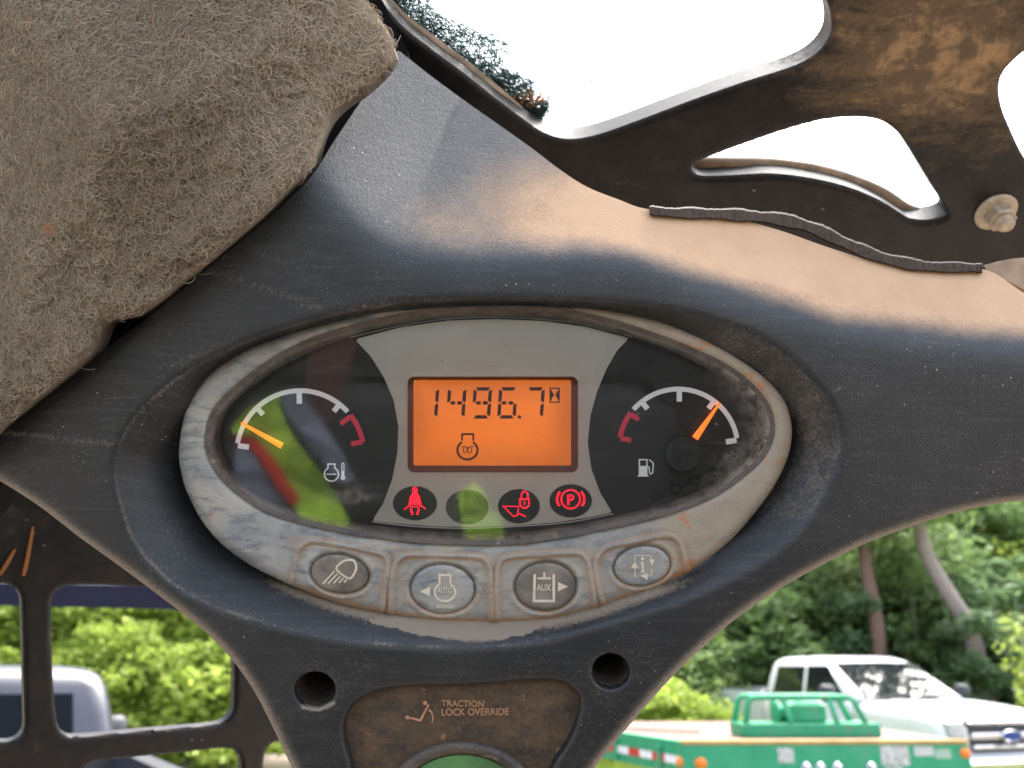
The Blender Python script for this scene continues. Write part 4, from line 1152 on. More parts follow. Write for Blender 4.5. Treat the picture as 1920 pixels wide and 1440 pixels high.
def leaf_mesh(name, centres, radii, per, size, seed, mat, droop=0.0, flat=0.6):
    g = np.random.default_rng(seed)
    C = np.repeat(np.asarray(centres, float), per, 0); Rr = np.repeat(np.asarray(radii, float), per)
    n = len(C)
    v = g.normal(0, 1, (n, 3)); v /= np.linalg.norm(v, axis=1)[:, None]
    P = C + v * (Rr * g.uniform(0.25, 1.0, n) ** 0.6)[:, None] * np.array((1, 1, flat))
    P[:, 2] -= droop * g.random(n) * Rr
    d = g.normal(0, 1, (n, 3)); d[:, 2] = d[:, 2] * 0.5 - 0.25; d /= np.linalg.norm(d, axis=1)[:, None]
    up = g.normal(0, 0.55, (n, 3)) + np.array((0, -0.25, 0.9)); w = np.cross(d, up); w /= np.linalg.norm(w, axis=1)[:, None] + 1e-9
    s = (size * g.uniform(0.6, 1.35, n))[:, None]
    V = np.stack([P - d * s, P + w * s * 0.42 - d * s * .1, P + d * s, P - w * s * 0.42 - d * s * .1], 1)
    b = (np.arange(n) * 4)[:, None]
    Fq = np.concatenate([b + np.array([[0, 1, 2]]), b + np.array([[0, 2, 3]])])
    cl = np.repeat(g.random(len(centres)), per)
    sh = np.clip(0.45 * cl + 0.55 * g.random(n), 0, 1)
    me = bpy.data.meshes.new(name)
    me.from_pydata(V.reshape(-1, 3).tolist(), [], Fq.tolist())
    at = me.attributes.new('shade', 'FLOAT', 'POINT'); at.data.foreach_set('value', np.repeat(sh, 4).astype(np.float32))
    me.materials.append(mat); me.update()
    return me

def crown_mesh(name, seed, rx, rz, zc, nclump, per, size, mat, rc=(0.35, 0.8), droop=0.0):
    g = np.random.default_rng(seed); C = []; Rr = []
    for i in range(nclump):
        v = g.normal(0, 1, 3); v /= np.linalg.norm(v); k = g.uniform(0.35, 1.0) ** 0.5
        wob = 1 + 0.28 * math.sin(3 * math.atan2(v[1], v[0]) + seed) + 0.2 * math.sin(5 * v[2] + seed)
        C.append((v[0] * rx * k * wob, v[1] * rx * k * wob, zc + v[2] * rz * k)); Rr.append(g.uniform(*rc))
    return leaf_mesh(name, C, Rr, per, size, seed + 50, mat, droop)

def trunk_mesh(name, h, r, seed, mat, lean=(0, 0), limbs=7, z0=0.45):
    g = np.random.default_rng(seed); m = MB(); path = []; rad = []
    for k in range(9):
        t = k / 8
        path.append((lean[0] * h * t ** 1.3 + g.normal() * .04 * h / 8, lean[1] * h * t ** 1.3 + g.normal() * .04 * h / 8, -0.3 + (h + .3) * t)); rad.append(r * (1.15 - 0.85 * t) * (1.35 if k == 0 else 1))
    m.tube(path, rad, 10)
    for q in range(limbs):
        k = g.integers(int(8 * z0), 8); b = Vector(path[k]); a = g.uniform(0, 2 * math.pi); L = g.uniform(.2, .4) * h
        e = b + Vector((math.cos(a) * L * .7, math.sin(a) * L * .7, L * .55)); mid = (b + e) / 2 + Vector((0, 0, -L * .06))
        m.tube([b, mid, e], [rad[k] * .45, rad[k] * .3, rad[k] * .08], 6)
    me = bpy.data.meshes.new(name); me.from_pydata(m.v, [], m.f)
    me.polygons.foreach_set('use_smooth', np.ones(len(me.polygons), bool)); me.materials.append(mat)
    return me

CROWNS = {'mid': [crown_mesh('crown', 101, 2.6, 3.6, 5.0, 150, 120, 0.105, M_LEAFA), crown_mesh('crown', 102, 2.3, 3.9, 4.8, 150, 120, 0.105, M_LEAFA)],
          'dark': [crown_mesh('crown', 103, 2.6, 4.2, 5.4, 150, 120, 0.11, M_LEAFC)],
          'bright': [crown_mesh('crown', 104, 2.4, 3.2, 3.4, 170, 210, 0.07, M_LEAFB, (0.35, 0.8), 0.5), crown_mesh('crown', 105, 2.1, 2.9, 3.1, 170, 210, 0.07, M_LEAFB, (0.3, 0.7), 0.6)]}
TRUNKS = [trunk_mesh('trunk', 7.0, 0.16, 1, M_BARK), trunk_mesh('trunk', 6.5, 0.14, 2, M_BARK2)]
def tree(name, kind, var, x, y, sc, rz, label, group, trunk=None, zs=1.0):
    r = empty(name, (x, y, float(ground_z(x, y))), label, 'tree', group, rz); r.scale = (sc, sc, sc * zs)
    for nm, me in (('trunk', trunk or TRUNKS[var % 2]), ('crown', CROWNS[kind][var % len(CROWNS[kind])])):
        o = bpy.data.objects.new(nm, me); COL.objects.link(o); o.parent = r
    return r
g = np.random.default_rng(77)
FOREST = [(1130, 24, 'dark', 1.15), (1230, 26, 'mid', 1.1), (1330, 23, 'dark', 1.0), (1430, 27, 'mid', 1.2), (1530, 24, 'mid', 1.05), (1630, 28, 'dark', 1.2),
          (1730, 24, 'mid', 1.1), (1830, 26, 'mid', 1.15), (1930, 22, 'mid', 1.0), (2050, 25, 'dark', 1.1), (1280, 32, 'mid', 1.5), (1480, 33, 'dark', 1.5), (1680, 32, 'mid', 1.5), (1880, 33, 'dark', 1.5), (2080, 32, 'mid', 1.5), (1050, 30, 'mid', 1.3), (900, 30, 'mid', 1.3)]
ORD = ('leftmost', 'second from left', 'third from left', 'fourth from left', 'fifth from left', 'sixth from left', 'seventh from left', 'eighth from left', 'ninth from left', 'tenth from left', 'eleventh from left', 'twelfth from left', 'thirteenth from left', 'fourteenth from left')
def order(seq, x): return ORD[sorted(seq).index(x)]
for i, (px, D, k, sc) in enumerate(FOREST):
    D = D + 5.0; p = ground_at(px, D)
    same = [q[0] for q in FOREST if q[2] == k]
    tree('forest_tree', k, i, p.x, p.y, sc, g.uniform(0, 6.28), ('dark green' if k == 'dark' else 'mid green') + ' tree of the wood behind the pickup, ' + order(same, px) + ' of its colour', 'trees of the wood edge')
LEFT = [(-60, 21, 1.1), (60, 22, 1.2), (170, 21, 1.0), (280, 22, 1.2), (390, 21, 1.1), (500, 22, 1.2), (620, 23, 1.1)]
for i, (px, D, sc) in enumerate(LEFT):
    p = ground_at(px, D)
    tree('willow_thicket_tree', 'bright', i, p.x, p.y, sc, g.uniform(0, 6.28), 'bright yellow-green thicket tree beyond the side screen, ' + order([q[0] for q in LEFT], px), 'trees of the bright thicket')
# leaning grey trunk and straight reddish trunk in front of the wood
def traced_tree(name, pts, D, r0, r1, mat, label, crown):
    base = ground_at(pts[-1][0], D); gz = float(ground_z(base.x, D))
    r = empty(name, (base.x, D, gz), label, 'tree')
    m = MB(); P = []
    for px, py in cr(pts, 4, False)[::-1]:
        v = (px - 960) / F * RT + (720 - py) / F * UPV + FW; q = CAM + v * (D / v[1]); P.append((q[0] - base.x, 0.15 * math.sin(py * .02), q[2] - gz))
    P = [(P[0][0] - 0.03, P[0][1], min(P[0][2] - .5, -0.2))] + P
    n = len(P); m.tube(P, [r0 + (r1 - r0) * i / (n - 1) for i in range(n)], 10)
    top = Vector(P[-1])
    for q in range(5):
        a = q * 1.3; e = top + Vector((math.cos(a) * 1.3, math.sin(a) * 1.3, 1.2 + .3 * q)); m.tube([top + Vector((0, 0, -.3 + .05 * q)), (top + e) / 2 + Vector((0, 0, .2)), e], [r1 * .6, r1 * .4, r1 * .1], 6)
    m.build('trunk', mat, r, True)
    o = bpy.data.objects.new('crown', crown); COL.objects.link(o); o.parent = r; o.location = (top.x, top.y, top.z - 2.2)
    return r
CR_S = crown_mesh('crown', 120, 1.9, 1.8, 3.4, 70, 100, 0.1, M_LEAFA)
traced_tree('leaning_tree', [(1722, 960), (1732, 1000), (1748, 1050), (1775, 1110), (1805, 1170), (1828, 1230), (1850, 1290), (1872, 1350)], 18.5, 0.21, 0.14, M_BARK, 'leaning pale grey tree trunk behind the white pickup', CR_S)
traced_tree('straight_tree', [(1622, 1000), (1627, 1060), (1634, 1130), (1642, 1200), (1646, 1260)], 19.0, 0.17, 0.13, M_BARK2, 'straight reddish tree trunk rising behind the pickup roof', CR_S)
for px, D, y0, nm in ((1708, 20, 1085, 'left of the leaning grey trunk'), (1485, 21, 1170, 'left of the reddish trunk'), (1570, 20.5, 1120, 'just left of the reddish trunk')):
    traced_tree('thin_tree', [(px - 6, y0), (px, y0 + 60), (px + 4, y0 + 140)], D, 0.06, 0.04, M_BARK, 'thin pale sapling stem in the wood ' + nm, crown_mesh('crown', 130 + px, 0.9, 0.9, 2.4, 30, 70, 0.09, M_LEAFA))
# shrubs and brush at the wood's foot
SH = [crown_mesh('foliage', 141, 1.1, 0.9, 0.8, 60, 110, 0.075, M_LEAFA, (0.2, 0.45)), crown_mesh('foliage', 142, 1.2, 0.95, 0.85, 60, 110, 0.07, M_LEAFB, (0.2, 0.45)), crown_mesh('foliage', 143, 1.0, 1.2, 1.0, 60, 110, 0.08, M_LEAFC, (0.2, 0.45))]
def shrub(px, D, v, sc, label, group=None):
    p = ground_at(px, D); r = empty('shrub', (p.x, D, float(ground_z(p.x, D))), label, 'shrub', group, g.uniform(0, 6.28)); r.scale = (sc,) * 3
    o = bpy.data.objects.new('foliage', SH[v]); COL.objects.link(o); o.parent = r
BR = ((1180, 15, 1, 1.0), (1235, 14.5, 1, 0.85), (1262, 15.5, 1, 0.8), (1130, 16, 1, 1.1), (1300, 21, 1, 1.3), (1255, 20, 1, 1.3), (1205, 18.5, 1, 1.4))
for px, D, v, sc in BR:
    shrub(px, D, v, sc, 'light green brush at the field edge above the trailer deck, ' + order([q[0] for q in BR], px), 'light green brush')
ROWN = ('lowest', 'second lowest', 'middle', 'second highest', 'highest', 'topmost')
for rI, (D, sc) in enumerate(((18.6, 1.3), (20.4, 1.6), (22.4, 1.9), (24.6, 2.1), (27.0, 2.4), (29.5, 2.6))):
    for k in range(8):
        px = 1150 + 118 * k + (55 if rI % 2 else 0) + g.uniform(-25, 25)
        if rI == 0 and k > 1 and k < 6: continue
        v = 2 if g.random() < .15 else (1 if g.random() < .30 else 0)
        shrub(px, D + g.uniform(-.4, .4), v, sc * g.uniform(.85, 1.15), ('mid', 'light', 'dark')[v] + ' green shrub, ' + ROWN[rI] + ' row behind the pickup, ' + ORD[k], 'undergrowth shrubs')
for rI, (D, sc) in enumerate(((12.6, 1.0), (13.7, 1.1), (14.9, 1.2), (16.1, 1.3), (17.4, 1.4))):
    for k in range(8):
        px = -110 + 88 * k + (44 if rI % 2 else 0) + g.uniform(-18, 18)
        shrub(px, D + g.uniform(-.3, .3), 1, sc * g.uniform(.85, 1.15), 'lime bush, ' + ROWN[rI] + ' row of the bank beyond the screen, ' + ORD[k], 'bushes on the bank')
for k in range(8):
    shrub(620 + 70 * k, 18.2 + 1.3 * (k % 3), k % 2, 1.7, 'leafy shrub beyond the dash panel between bank and wood, ' + ORD[k], 'shrubs hidden by the dash panel')
# small-leaved sapling at the right edge
r = empty('sapling', ground_at(1925, 7.6), 'pale small-leaved sapling at the right edge beside the pickup hood', 'sapling')
me = leaf_mesh('foliage', [(0.08 * math.sin(k * 2.1), 0.1 * math.cos(k * 1.7), 1.35 + k * 0.055) for k in range(16)], [0.13] * 16, 26, 0.035, 9, M_LEAFB)
o = bpy.data.objects.new('foliage', me); COL.objects.link(o); o.parent = r
m = MB(); m.tube([(0, 0, -.1), (0.03, 0, .8), (0, 0.02, 1.5), (0.02, 0, 2.15)], [.018, .014, .009, .003], 6); m.build('stem', M_BARK, r, True)
# rough grass
def grass(name, x0, x1, y0, y1, n, h, mat, label, seed):
    g = np.random.default_rng(seed); X = g.uniform(x0, x1, n); Y = g.uniform(y0, y1, n); Z = ground_z(X, Y)
    a = g.uniform(0, 2 * math.pi, n); w = 0.012; hh = h * g.uniform(.4, 1.2, n); lx = g.normal(0, .25, n) * hh; ly = g.normal(0, .25, n) * hh
    V = np.stack([np.stack([X - w * np.cos(a), Y - w * np.sin(a), Z - .02], 1), np.stack([X + w * np.cos(a), Y + w * np.sin(a), Z - .02], 1), np.stack([X + lx, Y + ly, Z + hh], 1)], 1)
    o = link_mesh(name, V.reshape(-1, 3), (np.arange(n) * 3)[:, None] + np.array([[0, 1, 2]]), mat, None, False, {'shade': np.repeat(g.random(n), 3)})
    tag(o, label, 'grass', None, 'stuff')
grass('tall_grass', -16, 14, 10.5, 19, 70000, 0.55, M_LEAFB, 'tall light green grass between the vehicles and the wood', 31)
# stacked logs low on the left
LOGM = mat_mud('weathered_log_bark', (0.34, 0.27, 0.23), (0.17, 0.13, 0.11), (0.40, 0.30, 0.24), 0.8, 6)
for i in range(9):
    p = ground_at(300 + 48 * i, 11.6 + 0.3 * (i % 2)); m = MB(); rr = 0.16 + 0.03 * (i % 3)
    m.tube([(-.55, .1, 0), (-.2, .02, .01), (.2, -.01, 0), (.55, -.06, .01)], [rr, rr * .97, rr * 1.02, rr * .95], 12)
    o = m.build('log', LOGM, None, True); o.location = (p.x, p.y, rr + 0.22 * (i % 2) + float(ground_z(p.x, p.y))); tag(o, 'grey-brown cut log in the row low behind the side screen, ' + ORD[i], 'log', 'cut logs in a row')

# ------------------------------------------------------------------ pickups
def mat_car(name, c):
    t = NT(name); n = t.noise(3, 4)
    t.col(t.mix(t.ramp(n, .3, .7), tuple(x * .95 for x in c), c)).p(Roughness=0.35)
    t.b.inputs['Coat Weight'].default_value = 0.6; t.b.inputs['Coat Roughness'].default_value = 0.08
    return t.m
M_WHITE = mat_car('white_car_paint', (0.78, 0.78, 0.78))
M_SILVERCAR = mat_car('silver_car_paint', (0.036, 0.037, 0.052))
M_CARGLASS = simple('tinted_car_glass', (0.012, 0.014, 0.017), 0.04, 0, 0.1, 2, 0, 0.45)
M_CHROME = simple('chrome_trim', (0.62, 0.63, 0.66), 0.18, 1.0, 0.05)
M_TYRE = simple('tyre_rubber', (0.022, 0.022, 0.023), 0.8, 0, .2, 20)
M_DARKPL = simple('dark_grey_trim', (0.035, 0.036, 0.042), 0.55)
M_REDLENS = simple('red_tail_lens', (0.45, 0.015, 0.012), 0.2)
M_BLUEBADGE = simple('blue_badge', (0.015, 0.05, 0.22), 0.25)
M_LAMPGLASS = simple('headlamp_glass', (0.5, 0.52, 0.55), 0.1, 0.3)
def prism(m, prof, y0, y1, inset=0.0):
    """closed side profile (x, z) between y0 and y1"""
    m.loft([[(x, y0, z) for x, z in prof], [(x, y1, z) for x, z in prof]])
M_DARKGLASS = simple('dark_car_glass', (0.006, 0.008, 0.012), 0.1, 0, 0.1, 2, 0, 0.08)
def pickup(loc, rz, paint, label, M_CARGLASS=M_CARGLASS):
    T = empty('pickup_truck', loc, label, 'pickup', None, rz)
    hw = 0.99
    def sec(x, w, zb, zt, crown=0.03, r=0.10):
        pts = []
        for sgn in (1,):
            pts = [(x, -w * .96, zb), (x, -w, zb + .22), (x, -w, zt - r * 1.6), (x, -w + .02, zt - r * .7), (x, -w + .09, zt - r * .12), (x, -w * .6, zt + crown * .7), (x, 0, zt + crown),
                   (x, w * .6, zt + crown * .7), (x, w - .09, zt - r * .12), (x, w - .02, zt - r * .7), (x, w, zt - r * 1.6), (x, w, zb + .22), (x, w * .96, zb)]
        return pts
    m = MB(); m.loft([sec(1.02, hw, .48, 1.29), sec(1.2, hw, .48, 1.285), sec(1.7, hw, .5, 1.265, .04), sec(2.2, hw * .985, .5, 1.24, .045), sec(2.55, hw * .97, .52, 1.20, .045), sec(2.72, hw * .95, .55, 1.14, .03, .14), sec(2.78, hw * .92, .6, 1.02, .01, .16)])
    body = m.build('hood', paint, T, True)
    for s_ in (-1, 1):
        m = MB(); m.tube([(1.15, s_ * .42, 1.318), (1.8, s_ * .46, 1.302), (2.4, s_ * .5, 1.262)], [.012, .02, .01], 6); m.build('hood_crease', paint, body, True)
    # cab: lower doors and greenhouse
    m = MB(); m.loft([sec(-1.36, hw, .48, 1.30, 0, .03), sec(1.03, hw, .48, 1.30, 0, .03)]); m.build('cab_body', paint, T, True)
    def ring(z, x0, x1, w, r=0.16):
        return [(x, y, z) for x, y in rrect(x0, -w, x1, w, r, 5)]
    m = MB(); m.loft([ring(1.28, -1.34, 1.24, .955, .12), ring(1.42, -1.32, 1.02, .925, .12), ring(1.62, -1.29, .70, .875, .13), ring(1.80, -1.25, .42, .82, .15), ring(1.875, -1.21, .28, .775, .18), ring(1.92, -1.12, .14, .70, .2), ring(1.94, -.95, -.05, .55, .2), ring(1.945, -.6, -.35, .2, .08)])
    gh = m.build('greenhouse', paint, T, True)
    gh2 = gh
    def xw(z):    # windshield plane
        return 1.24 - (z - 1.28) / (1.80 - 1.28) * (1.24 - .42)
    def ys(z): return .955 - (z - 1.28) / (1.80 - 1.28) * (.955 - .82)
    def pane(name, pts, n, mat, par=T, off=.012):
        nv = Vector(n).normalized() * off
        P = [Vector(p) + nv for p in pts]; Q = [p - nv * 1.6 for p in P]; k = len(P)
        mm = MB(); mm.add(P + Q, [tuple(range(k))] + [(i, (i + 1) % k, k + (i + 1) % k, k + i) for i in range(k)])
        return mm.build(name, mat, par, False)
    ws = pane('windshield', [(xw(1.31), -.80, 1.31), (xw(1.31) + .03, 0, 1.31), (xw(1.31), .80, 1.31), (xw(1.80), .70, 1.80), (xw(1.80) + .03, 0, 1.81), (xw(1.80), -.70, 1.80)], (.55, 0, .8), M_CARGLASS, T, .03)
    for s_ in (-.35, .32):
        mm = MB(); mm.tube([(xw(1.31) + .05, s_ - .28, 1.345), (xw(1.34) + .05, s_ + .05, 1.375), (xw(1.36) + .05, s_ + .33, 1.385)], .012, 6); mm.build('wiper', M_DARKPL, ws, True)
    for s_ in (-1, 1):
        for nm, xa, xb, xc, xd in (('front_window', -.12, .88, .40, -.12), ('rear_window', -1.06, -.20, -.20, -.98)):
            za, zb_ = 1.33, 1.78
            pane(nm, [(xa, s_ * ys(za), za), (xb, s_ * ys(za), za), (xc, s_ * ys(zb_), zb_), (xd, s_ * ys(zb_), zb_)][::s_], (0, s_, .26), M_CARGLASS)
        for x in (.05, -.95):
            mm = MB(); mm.box((x - .1, s_ * 1.0 - .02, 1.13), (x + .1, s_ * 1.0 + .025, 1.165), .008); mm.build('door_handle', paint, T)
        mm = MB(); mm.box((-.165, s_ * .985 - .008, .6), (-.155, s_ * .985 + .008, 1.29)); mm.build('door_gap', M_DARKPL, T)
        mm = MB(); mm.tube([(.86, s_ * .93, 1.30), (.84, s_ * 1.12, 1.31)], .03, 8); mr = mm.build('mirror_arm', M_DARKPL, T, True)
        mm = MB(); mm.box((.76, s_ * 1.21 - .12, 1.27), (.92, s_ * 1.21 + .12, 1.52), .04); mm.build('mirror', M_DARKPL, T, True)
    pane('back_window', [(-1.335, .66, 1.36), (-1.335, -.66, 1.36), (-1.27, -.6, 1.76), (-1.27, .6, 1.76)], (-1, 0, .15), M_CARGLASS)
    # open bed
    for s_ in (-1, 1):
        m = MB(); m.loft([[(x, s_ * (hw - .01), .52), (x, s_ * hw, .9), (x, s_ * (hw - .005), 1.36), (x, s_ * (hw - .04), 1.40), (x, s_ * (hw - .11), 1.40), (x, s_ * (hw - .11), .8)] for x in (-3.2, -1.40)])
        m.build('bed_side', paint, T)
    m = MB(); m.box((-3.2, -.88, .74), (-1.4, .88, .80)); m.box((-1.44, -.88, .80), (-1.40, .88, 1.39)); m.build('bed_floor', M_DARKPL, T)
    for s_ in (-1, 1):
        m = MB(); m.box((-3.2, s_ * (hw - .055) - .055, 1.402), (-1.42, s_ * (hw - .055) + .055, 1.42)); m.build('bed_rail_cap', M_DARKPL, T)
    m = MB(); m.box((-3.26, -.86, .80), (-3.19, .86, 1.40), .02); m.build('tailgate', paint, T)
    for s_ in (-1, 1):
        m = MB(); m.box((-3.225, s_ * .93 - .06, .95), (-3.1, s_ * .945 + .06, 1.30), .02); m.build('tail_lamp', M_REDLENS, T)
        m = MB(); m.box((2.55, s_ * .78 - .13, .90), (2.82, s_ * .78 + .13, 1.12), .03); m.build('headlamp', M_LAMPGLASS, T)
    # grille
    m = MB(); m.box((2.70, -.62, .72), (2.80, .62, 1.13), .03); gr = m.build('grille', M_DARKPL, T)
    for z, h in ((1.085, .05), (.93, .075), (.80, .05)):
        m = MB(); m.box((2.78, -.60, z - h / 2), (2.835, .60, z + h / 2), .012); m.build('grille_bar', M_CHROME, gr)
    m = MB(); m.lathe((2.83, 0, .93), (1, 0, 0), [(.001, 0), (.17, 0), (.17, .02), (.15, .03)], 28)
    m.v = [(x, y, .93 + (z - .93) * .42) for x, y, z in m.v]; bd = m.build('badge', M_CHROME, gr)
    m = MB(); m.lathe((2.858, 0, .93), (1, 0, 0), [(.001, 0), (.145, 0), (.14, .008)], 28); m.v = [(x, y, .93 + (z - .93) * .40) for x, y, z in m.v]; m.build('badge_face', M_BLUEBADGE, gr)
    m = MB(); m.box((2.68, -.98, .46), (2.95, .98, .68), .05); m.build('front_bumper', M_CHROME, T)
    m = MB(); m.box((-3.4, -.95, .5), (-3.2, .95, .66), .03); m.build('rear_bumper', M_CHROME, T)
    m = MB(); m.box((-3.1, -.8, .38), (2.6, .8, .5)); m.build('chassis', M_DARKPL, T)
    for x in (1.9, -2.0):
        for s_ in (-1, 1):
            m = MB(); m.lathe((x, s_ * .70, .40), (0, s_, 0), [(.22, 0), (.38, .0), (.405, .04), (.405, .22), (.38, .27), (.24, .27)], 28); ty = m.build('wheel', M_TYRE, T, True)
            m = MB(); m.lathe((x, s_ * .90, .40), (0, s_, 0), [(.24, 0), (.235, .06), (.10, .02), (.02, .05)], 20); m.build('rim', M_CHROME, ty, True)
    return T
pk = pickup((6.10, 15.0, -0.12), R(-90 + 15), M_WHITE, 'white crew cab pickup parked behind the green trailer')
pk.scale = (1.08,) * 3
p = ground_at(10, 6.4)
pickup((p.x - 0.30, p.y, -0.16), R(124), M_SILVERCAR, 'silver-grey pickup seen through the side screen at the left', M_DARKGLASS)

# ------------------------------------------------------------------ green deck trailer
def mat_worn():
    t = NT('worn_green_paint')
    n1 = t.noise(5, 6, 0.65); n2 = t.noise(22, 6, 0.7); n3 = t.noise(60, 4, 0.7)
    c = t.mix(t.ramp(n1, .3, .7), (0.008, 0.23, 0.105), (0.02, 0.33, 0.16))
    c = t.mix(t.math('MULTIPLY', t.ramp(n2, .55, .7), .35), c, (0.16, 0.27, 0.19))
    c = t.mix(t.math('MULTIPLY', t.ramp(t.math('MULTIPLY', n1, n3), .30, .38), .85), c, (0.20, 0.085, 0.045))
    t.col(c).p(Roughness=t.mix(n2, (.3,) * 3, (.65,) * 3), Normal=t.bump(n3, .15, .004))
    return t.m
M_GREEN = mat_worn()
M_DECK = mat_mud('rusty_steel_deck', (0.175, 0.105, 0.082), (0.11, 0.058, 0.045), (0.34, 0.14, 0.06), 0.75, 3.0)
M_YEL = simple('yellow_edge_paint', (0.42, 0.27, 0.09), 0.6, 0, .2, 6)
M_TAPEW = simple('white_reflective_tape', (0.75, 0.75, 0.75), 0.4)
M_TAPER = simple('red_reflective_tape', (0.50, 0.02, 0.03), 0.4)
M_AMBER = simple('amber_marker_lens', (0.75, 0.20, 0.01), 0.25)
M_STICK = simple('pale_sticker', (0.42, 0.44, 0.41), 0.6, 0, .35, 30)
M_STICK2 = simple('grey_green_sticker', (0.30, 0.42, 0.32), 0.6)
Tp = ground_at(1532, 7.1)
ZD = 1.21
tr = empty('equipment_trailer', (Tp.x, 7.1, 0), 'green deck trailer with rusty deck and tube guard in front of the pickup', 'trailer', None, R(1.5))
tr.scale = (1.15, 0.75, 1.0)
# local frame: x right, y away from the camera
Lx0, Lx1, Ly1 = -1.02, 1.02, 3.6
m = MB(); m.box((Lx0, 0.0, ZD - .36), (Lx1, .08, ZD - .035), .01); fb = m.build('front_beam', M_GREEN, tr)
m = MB(); m.box((Lx0 - .004, -.006, ZD - .034), (Lx1 + .004, .09, ZD), .006); m.build('yellow_edge', M_YEL, tr)
m = MB()
# left rail fans out to the rear
lx2 = Lx0 - .80
m.add([(Lx0, .02, ZD - .26), (Lx0 + .06, .08, ZD - .26), (lx2 + .06, Ly1, ZD - .26), (lx2, Ly1, ZD - .26), (Lx0, .02, ZD - .012), (Lx0 + .06, .08, ZD - .012), (lx2 + .06, Ly1, ZD - .012), (lx2, Ly1, ZD - .012)],
      [(3, 2, 1, 0), (4, 5, 6, 7), (0, 1, 5, 4), (1, 2, 6, 5), (2, 3, 7, 6), (3, 0, 4, 7)])
sr = m.build('side_rail', M_GREEN, tr)
for k in range(12):
    t0, t1 = k / 12 * .9 + .02, (k + 1) / 12 * .9 + .02
    def q(t, z): return (Lx0 + (lx2 - Lx0) * t - .008, .02 + (Ly1 - .02) * t - .004, z)
    mm = MB(); mm.add([q(t0, ZD - .185), q(t1, ZD - .185), q(t1, ZD - .125), q(t0, ZD - .125)] + [(x + .004, y + .002, z) for x, y, z in (q(t0, ZD - .185), q(t1, ZD - .185), q(t1, ZD - .125), q(t0, ZD - .125))],
                      [(3, 2, 1, 0), (0, 1, 5, 4), (2, 3, 7, 6)]); mm.build('reflective_tape', M_TAPER if k % 2 else M_TAPEW, sr)
for t_ in (.12, .4, .7):
    x, y = Lx0 + (lx2 - Lx0) * t_, .02 + (Ly1 - .02) * t_; mm = MB(); mm.box((x - .03, y - .03, ZD - .25), (x + .0, y + .05, ZD - .06), .004); mm.build('stake_pocket', M_GREEN, sr)
m = MB(); dz = ZD - .013
m.add([(Lx0 + .02, .09, dz), (Lx1, .09, dz), (Lx1, Ly1, dz), (lx2 + .02, Ly1, dz)] + [(Lx0 + .02, .09, dz - .03), (Lx1, .09, dz - .03), (Lx1, Ly1, dz - .03), (lx2 + .02, Ly1, dz - .03)], [(0, 1, 2, 3), (0, 4, 5, 1), (1, 5, 6, 2), (2, 6, 7, 3), (3, 7, 4, 0)])
dk = m.build('deck', M_DECK, tr)
m = MB(); m.box((Lx1 - .07, .09, ZD - .3), (Lx1, Ly1, ZD - .05)); m.build('side_rail', M_GREEN, tr)
def marker(x, z, r=.038):
    m = MB(); m.lathe((x, 0, z), (0, -1, 0), [(r * 1.2, -.005), (r * 1.2, .008), (r, .012), (r * .9, .024), (r * .3, .03)], 18); m.build('marker_lamp', M_AMBER, fb, True)
marker(-.90, ZD - .17, .036); marker(.985, ZD - .10, .032)
m = MB(); m.lathe((Lx0 - .012, .06, ZD - .165), (-1, -.25, 0), [(.04, -.01), (.04, .008), (.03, .022)], 16); m.build('marker_lamp', M_AMBER, sr, True)
for x0, x1, z0, z1, mt in ((-.35, -.24, ZD - .17, ZD - .06, M_STICK), (.38, .58, ZD - .19, ZD - .045, M_STICK), (.62, .76, ZD - .12, ZD - .05, simple('grey_sticker', (.45, .47, .45), .6)), (.77, .88, ZD - .14, ZD - .07, M_STICK2), (.40, .52, ZD - .25, ZD - .20, M_STICK)):
    m = MB(); m.box((x0, -.005, z0), (x1, -.001, z1)); m.build('sticker', mt, fb)
for x in (-.16, -.06, .06, .30):
    m = MB(); m.lathe((x, 0, ZD - .2), (0, -1, 0), [(.035, -.005), (.035, .02), (.022, .025), (.022, .06), (.03, .065), (.012, .08)], 12); m.build('hose_fitting', M_CHROME, fb, True)
m = MB(); m.tube([(-.1, -.03, ZD - .34), (.2, -.10, ZD - .30), (.5, -.06, ZD - .35)], .03, 8); m.build('drawbar_hose', M_BLACK, fb, True)
# tube guard with winch on the deck
GD = 0.55
m = MB()
def gx(px): return (px - 1532) / F * (6.0 + GD) * .97
xa, xb = -.47, .50
for y in (GD, GD + .42):
    m.tube([(xa, y, ZD), (xa + .05, y, ZD + .27), (xa + .09, y, ZD + .31), (xb - .16, y, ZD + .31), (xb - .11, y, ZD + .28), (xb, y, ZD)], .026, 8)
for x in (xa + .32, xb - .30): m.tube([(x, GD, ZD + .31), (x + .06, GD - .02, ZD)], .022, 8)
for x in (xa + .1, xb - .18): m.tube([(x, GD, ZD + .31), (x, GD + .42, ZD + .31)], .024, 8)
ge = m.build('tube_guard', M_GREEN, tr, True)
m = MB(); m.box((xa - .02, GD - .04, ZD - .01), (xb + .06, GD + .46, ZD + .10), .01); m.build('guard_base', M_GREEN, ge)
m = MB(); m.lathe((xa + .30, GD + .2, ZD + .17), (1, 0, 0), [(.05, -.02), (.13, -.02), (.13, .0), (.07, .01), (.07, .16), (.13, .17), (.13, .19), (.05, .19)], 18); m.build('winch_drum', M_GREEN, ge, True)
m = MB(); m.box((xa + .36, GD + .05, ZD + .09), (xa + .66, GD + .35, ZD + .27), .03); m.build('winch_motor', M_GREEN, ge)
m = MB()
for k in range(26):
    x, y = -.75 - .028 * k, 1.0 + .05 * k * .6; m.lathe((x, y, ZD + .004), (.3, .2 * (-1) ** k, 1), [(.012, 0), (.022, .006), (.012, .014)], 8)
